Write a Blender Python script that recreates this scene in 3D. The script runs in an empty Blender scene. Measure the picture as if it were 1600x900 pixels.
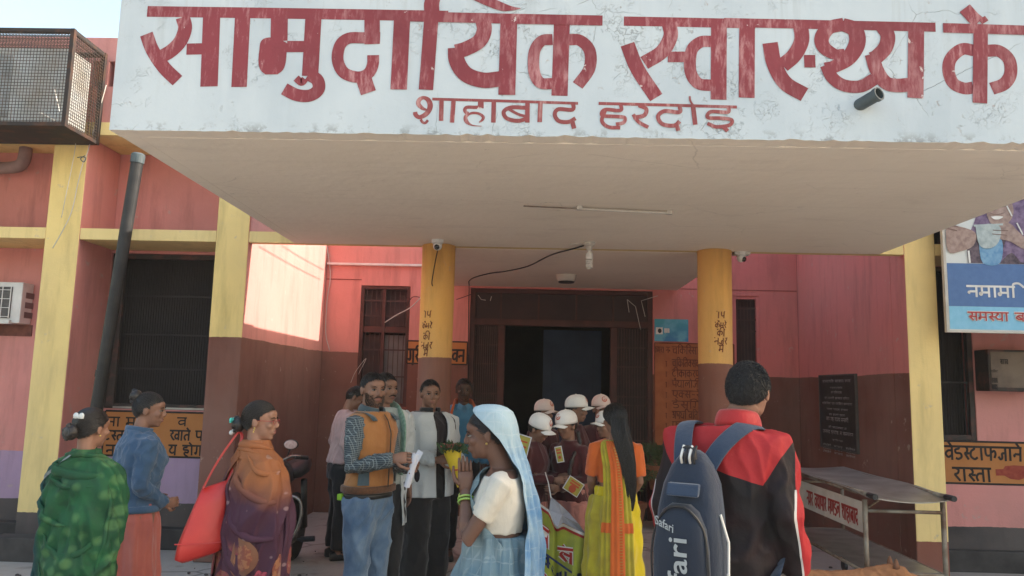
import bpy, bmesh, math, random
import numpy as np
from mathutils import Vector, Matrix

random.seed(7)
R = math.radians
SC = bpy.context.scene
COL = SC.collection

# ------------------------------------------------------------------ camera
CAM_H, FPX = 1.65, 1200.0
YAW, PIT, ROL = R(1.43), R(7.36), R(1.35)
_f = Vector((-math.sin(YAW) * math.cos(PIT), math.cos(YAW) * math.cos(PIT), math.sin(PIT)))
_r0 = Vector((math.cos(YAW), math.sin(YAW), 0)); _u0 = _r0.cross(_f)
_r = _r0 * math.cos(ROL) + _u0 * math.sin(ROL)
_u = -_r0 * math.sin(ROL) + _u0 * math.cos(ROL)
cam_d = bpy.data.cameras.new('camera'); cam = bpy.data.objects.new('camera', cam_d); COL.objects.link(cam)
m = Matrix((_r, _u, -_f)).transposed().to_4x4(); m.translation = (0, 0, CAM_H)
cam.matrix_world = m
cam_d.sensor_width = 36.0; cam_d.lens = 36.0 * FPX / 1600.0
cam_d.clip_start = 0.05; cam_d.clip_end = 2000
SC.camera = cam
def ray(px, py): return _f + _r * ((px - 800) / FPX) - _u * ((py - 450) / FPX)
def PY(px, py, Y): d = ray(px, py); return Vector((0, 0, CAM_H)) + d * (Y / d.y)
def PZ(px, py, Z): d = ray(px, py); return Vector((0, 0, CAM_H)) + d * ((Z - CAM_H) / d.z)
def PX(px, py, X): d = ray(px, py); return Vector((0, 0, CAM_H)) + d * (X / d.x)

# ------------------------------------------------------------------ world, sun, exposure
SUN_EL, SUN_AZ = R(29.0), R(3.0)          # azimuth measured from +X towards +Y
SUN = Vector((math.cos(SUN_EL) * math.cos(SUN_AZ), math.cos(SUN_EL) * math.sin(SUN_AZ), math.sin(SUN_EL)))
W = bpy.data.worlds.new('World'); SC.world = W; W.use_nodes = True
nt = W.node_tree; bg = nt.nodes['Background']
sky = nt.nodes.new('ShaderNodeTexSky'); sky.sky_type = 'NISHITA'; sky.sun_disc = False
sky.sun_elevation = SUN_EL; sky.sun_rotation = R(90) - SUN_AZ
sky.air_density = 1.6; sky.dust_density = 3.5; sky.ozone_density = 1.0
nt.links.new(sky.outputs[0], bg.inputs[0]); bg.inputs[1].default_value = 0.15
sl = bpy.data.lights.new('sun', 'SUN'); sl.energy = 3.1; sl.angle = R(0.6); sl.color = (1.0, 0.93, 0.82)
so = bpy.data.objects.new('sun', sl); COL.objects.link(so)
so.rotation_euler = SUN.to_track_quat('Z', 'Y').to_euler(); so.location = (20, 0, 20)
SC.view_settings.view_transform = 'Standard'; SC.view_settings.look = 'None'
SC.view_settings.exposure = 1.6; SC.view_settings.gamma = 1.0

# ------------------------------------------------------------------ materials
def lin(h):
    h = h.lstrip('#'); o = []
    for i in (0, 2, 4):
        c = int(h[i:i + 2], 16) / 255; o.append(c / 12.92 if c <= .04045 else ((c + .055) / 1.055) ** 2.4)
    return tuple(o)
class NT:
    def __init__(s, name, rough=.8, metal=0, spec=.3):
        s.m = bpy.data.materials.new(name); s.m.use_nodes = True; s.t = s.m.node_tree
        s.b = s.t.nodes['Principled BSDF']; s.b.inputs['Roughness'].default_value = rough
        s.b.inputs['Metallic'].default_value = metal; s.b.inputs['Specular IOR Level'].default_value = spec
        s.c = s.t.nodes.new('ShaderNodeTexCoord'); s.g = s.t.nodes.new('ShaderNodeNewGeometry')
    def l(s, a, b): s.t.links.new(a, b)
    def n(s, k, **kw):
        o = s.t.nodes.new(k)
        for a, v in kw.items(): setattr(o, a, v)
        return o
    def map(s, src, scale=(1, 1, 1), rot=(0, 0, 0), loc=(0, 0, 0)):
        o = s.n('ShaderNodeMapping'); o.inputs['Scale'].default_value = scale; o.inputs['Rotation'].default_value = rot
        o.inputs['Location'].default_value = loc; s.l(src, o.inputs[0]); return o.outputs[0]
    def noise(s, src, sc, det=4, rough=.55, dist=0):
        o = s.n('ShaderNodeTexNoise'); o.inputs['Scale'].default_value = sc; o.inputs['Detail'].default_value = det
        o.inputs['Roughness'].default_value = rough; o.inputs['Distortion'].default_value = dist
        s.l(src, o.inputs['Vector']); return o.outputs[0]
    def vor(s, src, sc, feat='F1', rnd=1):
        o = s.n('ShaderNodeTexVoronoi', feature=feat); o.inputs['Scale'].default_value = sc
        o.inputs['Randomness'].default_value = rnd; s.l(src, o.inputs['Vector']); return o.outputs['Distance']
    def ramp(s, src, a, b, va=0., vb=1.):
        o = s.n('ShaderNodeMapRange'); o.inputs[1].default_value = a; o.inputs[2].default_value = b
        o.inputs[3].default_value = va; o.inputs[4].default_value = vb; s.l(src, o.inputs[0]); return o.outputs[0]
    def math(s, op, a, b=None, c=None):
        o = s.n('ShaderNodeMath', operation=op)
        for i, v in enumerate((a, b, c)):
            if v is None: continue
            if isinstance(v, (int, float)): o.inputs[i].default_value = v
            else: s.l(v, o.inputs[i])
        return o.outputs[0]
    def mix(s, f, a, b, mode='MIX'):
        o = s.n('ShaderNodeMix', data_type='RGBA', blend_type=mode)
        for i, v in ((0, f), (6, a), (7, b)):
            if isinstance(v, (int, float)): o.inputs[i].default_value = v
            elif isinstance(v, tuple): o.inputs[i].default_value = (*v[:3], 1)
            else: s.l(v, o.inputs[i])
        return o.outputs[2]
    def sep(s, src):
        o = s.n('ShaderNodeSeparateXYZ'); s.l(src, o.inputs[0]); return o.outputs
    def out(s, col, bump=None, dist=.01, strength=.5, rough=None):
        if isinstance(col, tuple): s.b.inputs['Base Color'].default_value = (*col, 1)
        else: s.l(col, s.b.inputs['Base Color'])
        if bump is not None:
            o = s.n('ShaderNodeBump'); o.inputs['Distance'].default_value = dist; o.inputs['Strength'].default_value = strength
            s.l(bump, o.inputs['Height']); s.l(o.outputs[0], s.b.inputs['Normal'])
        if rough is not None: s.l(rough, s.b.inputs['Roughness'])
        return s.m
def MT(name, c, c2=None, s=6, rough=.8, bump=.3, bs=90, metal=0, world=False, sc=(1, 1, 1), spec=.3, dist=.004, lo=.35, hi=.65):
    t = NT(name, rough, metal, spec); src = t.g.outputs['Position'] if world else t.c.outputs['Object']
    if sc != (1, 1, 1): src = t.map(src, sc)
    c2 = c2 or tuple(x * .78 for x in c)
    f = t.ramp(t.noise(src, s, 5), lo, hi)
    return t.out(t.mix(f, c, c2), t.noise(src, bs, 3), dist, bump)

def wall_paint(name, bands, dirt=.35, seed=0.):
    """bands: [(top z, colour)...] from the ground up; the painted edges waver by hand"""
    t = NT(name, .82); p = t.g.outputs['Position']; z = t.sep(p)[2]
    wob = t.ramp(t.noise(t.map(p, (1, 1, 1), loc=(seed, 0, 0)), 1.7, 3), 0, 1, -.022, .022)
    fine = t.ramp(t.noise(p, 22, 3), 0, 1, -.006, .006)
    zz = t.math('ADD', z, t.math('ADD', wob, fine))
    col = None
    for i, (top, c) in enumerate(bands):
        c2 = tuple(min(1, x * 1.16 + .01) for x in c); c3 = tuple(x * .76 for x in c)
        v = t.mix(t.ramp(t.noise(p, .9 + i * .3, 5, .6), .35, .7), c2, c)
        v = t.mix(t.ramp(t.noise(t.map(p, (3, 3, .45)), 2.2, 5, .65), .5, .8), v, c3)
        if col is None: col = v
        else: col = t.mix(t.math('GREATER_THAN', zz, bands[i - 1][0]), col, v)
    # rubbed, dusty and chipped places
    run = t.math('MULTIPLY', t.ramp(t.noise(t.map(p, (1, 1, .08)), 6, 5, .65), .56, .70), t.ramp(t.noise(p, 1.1, 3), .42, .6)); col = t.mix(t.math('MULTIPLY', run, .20), col, (.16, .10, .085))
    sp = t.ramp(t.noise(p, 7, 6, .7), .64, .68)
    col = t.mix(t.math('MULTIPLY', sp, .5), col, (.45, .36, .30))
    dust = t.ramp(t.noise(p, .6, 4), .4, .65); col = t.mix(t.math('MULTIPLY', dust, .16), col, (.50, .40, .34))
    low = t.math('MULTIPLY', t.ramp(z, .0, .7, 1, 0), t.ramp(t.noise(p, 3.5, 5), .4, .62))
    col = t.mix(t.math('MULTIPLY', low, dirt), col, (.16, .12, .10))
    h = t.math('ADD', t.noise(p, 5, 4), t.math('MULTIPLY', t.noise(p, 70, 3), .25))
    return t.out(col, h, .012, .5)

PINK = (.56, .215, .19); PINK2 = (.56, .225, .195); BROWN = (.150, .051, .034); YEL = (.70, .52, .20)
YELC = (.66, .36, .10); LAV = (.36, .24, .36); BLK = (.035, .030, .032); ORG = (.50, .20, .055)
m_wing = wall_paint('wing wall paint', [(.43, BLK), (.90, LAV), (9, PINK)])
m_wingr = wall_paint('right wing wall paint', [(.41, BLK), (9, PINK)], seed=4)
m_recl = wall_paint('left recess wall paint', [(2.06, BROWN), (9, PINK2)], seed=2)
m_recr = wall_paint('right recess wall paint', [(1.86, BROWN), (9, (.53, .165, .15))], seed=9)
m_yel1 = wall_paint('yellow pillar paint', [(.40, BLK), (9, YEL)], .1)
m_yel2 = wall_paint('yellow and brown pillar paint', [(2.06, BROWN), (9, YEL)], seed=5)
m_yel3 = wall_paint('yellow pillar paint with brown foot', [(.37, (.20, .06, .035)), (9, (.74, .54, .22))], .1, seed=6)
m_colm = wall_paint('round column paint', [(1.905, (.16, .048, .03)), (9, YELC)], seed=3)
m_band = wall_paint('yellow band paint', [(9, (.68, .52, .22))])
m_para = wall_paint('parapet paint', [(9, (.52, .22, .20))])
def mk_fascia():
    t = NT('peeling white fascia paint', .8); p = t.g.outputs['Position']
    base = t.mix(t.ramp(t.noise(p, 1.3, 4), .35, .65), (.43, .485, .515), (.52, .57, .59))
    base = t.mix(t.ramp(t.noise(t.map(p, (1, 1, .12)), 9, 4), .5, .8), base, (.52, .57, .59))
    z0_ = t.sep(p)[2]; run = t.ramp(t.noise(t.map(p, (1, 1, .07)), 14, 4, .6), .55, .70); base = t.mix(t.math('MULTIPLY', t.math('MULTIPLY', run, t.ramp(z0_, 3.1, 3.8, .1, 1)), .45), base, (.36, .38, .37))
    area = t.ramp(t.noise(p, 2.1, 3), .46, .62)
    fl = t.math('MULTIPLY', t.ramp(t.noise(p, 15, 6, .75, .4), .62, .645), area)
    fl2 = t.ramp(t.noise(t.map(p, loc=(3, 1, 7)), 9, 5, .7, .3), .715, .73)
    fl = t.math('MAXIMUM', fl, fl2)
    col = t.mix(t.math('MULTIPLY', fl, .85), base, t.mix(t.ramp(t.noise(p, 6, 2), .45, .55), (.40, .43, .43), (.44, .30, .24)))
    warp = t.mix(.12, p, t.noise(p, 5, 4), 'ADD')
    ck = t.n('ShaderNodeTexVoronoi', feature='DISTANCE_TO_EDGE'); ck.inputs['Scale'].default_value = 2.3; t.l(warp, ck.inputs['Vector'])
    cr = t.math('MULTIPLY', t.ramp(ck.outputs['Distance'], .0, .0045, 1, 0), t.ramp(t.noise(p, 1.7, 3), .56, .64))
    ck2 = t.n('ShaderNodeTexVoronoi', feature='DISTANCE_TO_EDGE'); ck2.inputs['Scale'].default_value = 17; t.l(t.mix(.3, p, t.noise(p, 14, 3), 'ADD'), ck2.inputs['Vector'])
    cr2 = t.math('MULTIPLY', t.ramp(ck2.outputs['Distance'], .0, .05, 1, 0), area)
    cr2 = t.math('MULTIPLY', cr2, t.ramp(t.noise(p, 8, 3), .5, .58))
    c = t.math('MAXIMUM', cr, t.math('MULTIPLY', cr2, .7))
    col = t.mix(t.math('MULTIPLY', c, .75), col, (.16, .16, .15))
    z = t.sep(p)[2]
    ed = t.math('MULTIPLY', t.ramp(z, 2.96, 3.03, 1, 0), t.ramp(t.noise(p, 11, 5, .7), .52, .6))
    col = t.mix(t.math('MULTIPLY', ed, .7), col, (.13, .12, .10))
    h = t.math('SUBTRACT', t.math('MULTIPLY', t.noise(p, 30, 4), .25), t.math('ADD', t.math('MULTIPLY', fl, .8), c))
    return t.out(col, h, .006, .8)
m_fascia = mk_fascia()
def mk_letter(name, c, c2):
    t = NT(name, .7); p = t.g.outputs['Position']
    st = t.noise(t.mix(.5, t.map(p, (26, 26, 6), (0, R(12), 0)), t.noise(p, 5, 3), 'ADD'), 1.4, 6, .7); st = t.math('ADD', st, t.ramp(t.noise(p, 2.4, 3), .3, .7, -.10, .08))
    col = t.mix(t.ramp(st, .47, .66), c, c2)
    col = t.mix(t.ramp(t.noise(p, 3, 4), .4, .7), col, tuple(x * .8 for x in c))
    ed = t.ramp(t.noise(p, 12, 5, .7, .3), .67, .685)
    col = t.mix(t.math('MULTIPLY', ed, .9), col, (.58, .50, .47))
    return t.out(col, t.noise(p, 60, 3), .003, .4)
m_letter = mk_letter('maroon sign paint', (.235, .042, .052), (.44, .21, .21))
m_letter2 = mk_letter('thin maroon sign paint', (.27, .065, .065), (.50, .28, .26))
def mk_soffit():
    t = NT('cream soffit distemper', .9); p = t.g.outputs['Position']
    c = t.mix(t.ramp(t.noise(p, .8, 5), .35, .68), (.88, .79, .66), (.83, .74, .61))
    c = t.mix(t.math('MULTIPLY', t.ramp(t.noise(t.map(p, (1, 3, 1)), 1.3, 6, .75), .56, .72), .22), c, (.50, .41, .34))
    c = t.mix(t.math('MULTIPLY', t.ramp(t.noise(t.map(p, (.6, 9, 1)), 3, 3), .6, .7), .25), c, (.74, .66, .56))
    ln = t.n('ShaderNodeTexWave'); ln.inputs['Scale'].default_value = .35; ln.inputs['Distortion'].default_value = .3; ln.bands_direction = 'Y'; t.l(p, ln.inputs['Vector']); c = t.mix(t.math('MULTIPLY', t.ramp(ln.outputs['Fac'], .0, .012, 1, 0), .04), c, (.36, .30, .25))
    ck = t.n('ShaderNodeTexVoronoi', feature='DISTANCE_TO_EDGE'); ck.inputs['Scale'].default_value = 1.1; t.l(t.mix(.3, p, t.noise(p, 3, 5), 'ADD'), ck.inputs['Vector']); c = t.mix(t.math('MULTIPLY', t.ramp(ck.outputs['Distance'], 0, .006, 1, 0), t.math('MULTIPLY', t.ramp(t.noise(p, 1.2, 2), .5, .58), .25)), c, (.2, .16, .13))
    c = t.mix(t.math('MULTIPLY', t.ramp(t.noise(p, 16, 5, .7), .68, .71), .4), c, (.45, .38, .32))
    return t.out(c, t.noise(p, 12, 5), .01, .5)
m_soffit = mk_soffit()
def mk_ground():
    t = NT('dusty concrete', .92); p = t.g.outputs['Position']
    c = t.mix(t.ramp(t.noise(p, .7, 6), .35, .65), (.44, .39, .34), (.35, .31, .275))
    c = t.mix(t.ramp(t.noise(p, 9, 6, .7), .5, .75), c, (.34, .29, .26))
    ck = t.n('ShaderNodeTexVoronoi', feature='DISTANCE_TO_EDGE'); ck.inputs['Scale'].default_value = .55; t.l(t.mix(.2, p, t.noise(p, 3, 4), 'ADD'), ck.inputs['Vector'])
    c = t.mix(t.ramp(ck.outputs['Distance'], 0, .012, .7, 0), c, (.07, .06, .055))
    c = t.mix(t.math('MULTIPLY', t.ramp(t.noise(p, 2.3, 5), .58, .66), .5), c, (.13, .11, .10))
    return t.out(c, t.noise(p, 40, 5, .7), .01, .6)
m_ground = mk_ground()
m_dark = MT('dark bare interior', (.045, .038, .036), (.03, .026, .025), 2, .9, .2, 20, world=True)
m_maroonwood = MT('brown painted door frame', (.085, .030, .024), (.055, .022, .018), 5, .55, .3, 60, world=True)
m_panel = MT('dark brown door panel', (.050, .028, .026), (.034, .020, .019), 3, .6, .3, 40, world=True)
m_navy = MT('dark navy door leaf', (.05, .075, .13), (.04, .055, .10), 3, .7, .2, 40, world=True)
m_grille = MT('dull iron grille', (.10, .055, .048), (.06, .04, .035), 9, .6, .2, 60, world=True, metal=.2)
m_iron = MT('rusty black iron', (.035, .028, .026), (.12, .05, .025), 7, .7, .4, 60, world=True, metal=.3, lo=.5, hi=.8)
m_wire = MT('dark wire mesh', (.05, .045, .042), (.10, .06, .04), 9, .6, .2, 60, world=True, metal=.4)
m_orange = MT('orange sign paint', (.50, .205, .065), (.42, .165, .05), 3, .8, .3, 60, world=True)
m_orange2 = MT('worn orange list paint', (.44, .15, .055), (.32, .10, .04), 5, .8, .3, 60, world=True)
m_blackp = MT('black sign paint', (.018, .014, .013), (.04, .03, .025), 12, .8, .2, 60, world=True)
m_brownp = MT('brown hand paint', (.13, .035, .02), (.20, .07, .035), 12, .8, .2, 60, world=True)
m_white = MT('white plastic', (.72, .70, .66), (.60, .58, .54), 6, .45, .1, 60)
m_offw = MT('dusty white plastic', (.56, .52, .46), (.46, .42, .36), 6, .6, .1, 60)
m_blackpl = MT('black plastic', (.02, .02, .022), (.03, .03, .032), 8, .4, .1, 60)
m_lens = MT('dark lens glass', (.01, .01, .012), (.014, .014, .016), 8, .1, .0, 60, spec=.6)
m_pvc = MT('grey plastic pipe', (.09, .115, .125), (.055, .07, .075), 6, .5, .2, 60)
m_pole = MT('black pipe', (.017, .017, .018), (.034, .032, .031), 6, .5, .3, 50)
m_steel = MT('worn stainless steel', (.40, .385, .365), (.26, .24, .22), 5, .38, .25, 30, metal=.75)
m_rust = MT('rusty painted tube', (.28, .24, .19), (.14, .08, .05), 9, .6, .4, 50, metal=.3)

# ------------------------------------------------------------------ mesh helpers
def tag(o, label=None, cat=None, group=None, kind=None):
    if label: o['label'] = label
    if cat: o['category'] = cat
    if group: o['group'] = group
    if kind: o['kind'] = kind
    return o
def empty(name, loc=(0, 0, 0), rz=0., label=None, cat=None, group=None, kind=None):
    o = bpy.data.objects.new(name, None); COL.objects.link(o); o.location = loc; o.rotation_euler = (0, 0, rz)
    o.empty_display_size = .1
    return tag(o, label, cat, group, kind)
class MB:
    def __init__(s): s.v = []; s.f = []; s.mi = []; s.uv = None
    def add(s, v, f, mi=0):
        o = len(s.v); s.v += [tuple(p) for p in v]; s.f += [tuple(i + o for i in q) for q in f]; s.mi += [mi] * len(f); return s
    def box(s, x0, x1, y0, y1, z0, z1, mi=0, mis=None, M=None):
        v = [(x0, y0, z0), (x1, y0, z0), (x1, y1, z0), (x0, y1, z0), (x0, y0, z1), (x1, y0, z1), (x1, y1, z1), (x0, y1, z1)]
        if M is not None: v = [M @ Vector(p) for p in v]
        f = [(0, 3, 2, 1), (4, 5, 6, 7), (0, 1, 5, 4), (1, 2, 6, 5), (2, 3, 7, 6), (3, 0, 4, 7)]  # -z +z -y +x +y -x
        s.add(v, f, mi)
        if mis:
            for k, a in enumerate(mis): s.mi[-6 + k] = a
        return s
    def rbox(s, x0, x1, y0, y1, z0, z1, b=.01, mi=0, M=None):
        """box with chamfered edges"""
        bm = bmesh.new(); bmesh.ops.create_cube(bm, size=1)
        for v in bm.verts: v.co = Vector(((x0 + x1) / 2 + v.co.x * (x1 - x0), (y0 + y1) / 2 + v.co.y * (y1 - y0), (z0 + z1) / 2 + v.co.z * (z1 - z0)))
        bmesh.ops.bevel(bm, geom=bm.edges[:], offset=b, segments=2, affect='EDGES', profile=.6)
        return s.frombm(bm, mi, M)
    def frombm(s, bm, mi=0, M=None):
        bm.verts.index_update()
        v = [(M @ q.co if M is not None else q.co.copy()) for q in bm.verts]
        s.add(v, [[q.index for q in f.verts] for f in bm.faces], mi); bm.free(); return s
    def loft(s, rings, mi=0, caps=True, closed=True):
        n = len(rings[0]); v = [p for r in rings for p in r]; f = []
        for i in range(len(rings) - 1):
            for j in range(n if closed else n - 1):
                k = (j + 1) % n; f.append((i * n + j, i * n + k, (i + 1) * n + k, (i + 1) * n + j))
        if caps:
            f.append(tuple(range(n))[::-1]); f.append(tuple((len(rings) - 1) * n + j for j in range(n)))
        return s.add(v, f, mi)
    def tube(s, pts, r, n=8, mi=0, flat=1., up=None, caps=True):
        pts = [Vector(p) for p in pts]; rs = r if isinstance(r, (list, tuple)) else [r] * len(pts)
        rings = []; prev = None
        for i, p in enumerate(pts):
            a = pts[max(i - 1, 0)]; b = pts[min(i + 1, len(pts) - 1)]; d = (b - a)
            d = d.normalized() if d.length > 1e-9 else Vector((0, 0, 1))
            if prev is None:
                h = Vector(up) if up else (Vector((0, 0, 1)) if abs(d.z) < .9 else Vector((0, 1, 0)))
                x = h.cross(d).normalized()
            else: x = (prev - d * prev.dot(d)).normalized()
            y = d.cross(x); prev = x; rr = rs[i]
            ra, rb = rr if isinstance(rr, tuple) else (rr, rr * flat)
            rings.append([p + x * ra * math.cos(t) + y * rb * math.sin(t) for t in [2 * math.pi * k / n for k in range(n)]])
        return s.loft(rings, mi, caps)
    def ell(s, c, r, M=None, n=16, m_=10, mi=0):
        c = Vector(c); rings = []
        for i in range(1, m_):
            a = math.pi * i / m_
            rings.append([(math.sin(a) * math.cos(t) * r[0], math.sin(a) * math.sin(t) * r[1], -math.cos(a) * r[2]) for t in [2 * math.pi * k / n for k in range(n)]])
        v = [Vector(p) for q in rings for p in q] + [Vector((0, 0, -r[2])), Vector((0, 0, r[2]))]
        f = []
        for i in range(m_ - 2):
            for j in range(n): f.append((i * n + j, i * n + (j + 1) % n, (i + 1) * n + (j + 1) % n, (i + 1) * n + j))
        k = (m_ - 1) * n
        for j in range(n): f.append((k, (j + 1) % n, j)); f.append((k + 1, (m_ - 2) * n + j, (m_ - 2) * n + (j + 1) % n))
        if M is not None: v = [M @ p for p in v]
        return s.add([p + c for p in v], f, mi)
    def lathe(s, prof, c=(0, 0, 0), n=24, mi=0, M=None):
        rings = [[Vector((r * math.cos(t), r * math.sin(t), z)) for t in [2 * math.pi * k / n for k in range(n)]] for r, z in prof]
        rings = [[(M @ p if M is not None else p) + Vector(c) for p in q] for q in rings]
        return s.loft(rings, mi)
    def build(s, name, mats, parent=None, smooth=False, world=True, bevel=0, label=None):
        me = bpy.data.meshes.new(name); me.from_pydata([tuple(p) for p in s.v], [], s.f)
        for q in (mats if isinstance(mats, (list, tuple)) else [mats]): me.materials.append(q)
        if len(set(s.mi)) > 1: me.polygons.foreach_set('material_index', s.mi)
        if s.uv is not None:
            u = me.uv_layers.new(name='uv'); li = np.zeros(len(me.loops), dtype=np.int32); me.loops.foreach_get('vertex_index', li)
            u.data.foreach_set('uv', np.array(s.uv, dtype=np.float32)[li].ravel())
        me.update()
        if smooth: me.shade_smooth() if hasattr(me, 'shade_smooth') else me.polygons.foreach_set('use_smooth', [True] * len(me.polygons))
        o = bpy.data.objects.new(name, me); COL.objects.link(o)
        if parent is not None:
            o.parent = parent
            if world:
                M = Matrix.LocRotScale(parent.location, parent.rotation_euler, None)
                if parent.parent is not None:
                    g = parent.parent; M = Matrix.LocRotScale(g.location, g.rotation_euler, None)   # parts sit at their thing's origin
                o.matrix_parent_inverse = Matrix.Identity(4); me.transform(M.inverted())
        if bevel:
            b = o.modifiers.new('b', 'BEVEL'); b.width = bevel; b.segments = 2; b.limit_method = 'ANGLE'
        if label: o['label'] = label
        return o
def crs(P, n=6, closed=False):
    """Catmull-Rom through points of any dimension"""
    P = [np.array(p, float) for p in P]
    if len(P) < 3: return [tuple(p) for p in P]
    Q = [2 * P[0] - P[1]] + P + [2 * P[-1] - P[-2]]; o = []
    for i in range(1, len(Q) - 2):
        a, b, c, d = Q[i - 1:i + 3]
        for k in range(n):
            t = k / n; o.append(tuple(.5 * (2 * b + (c - a) * t + (2 * a - 5 * b + 4 * c - d) * t * t + (3 * b - a - 3 * c + d) * t ** 3)))
    o.append(tuple(P[-1])); return o

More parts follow.
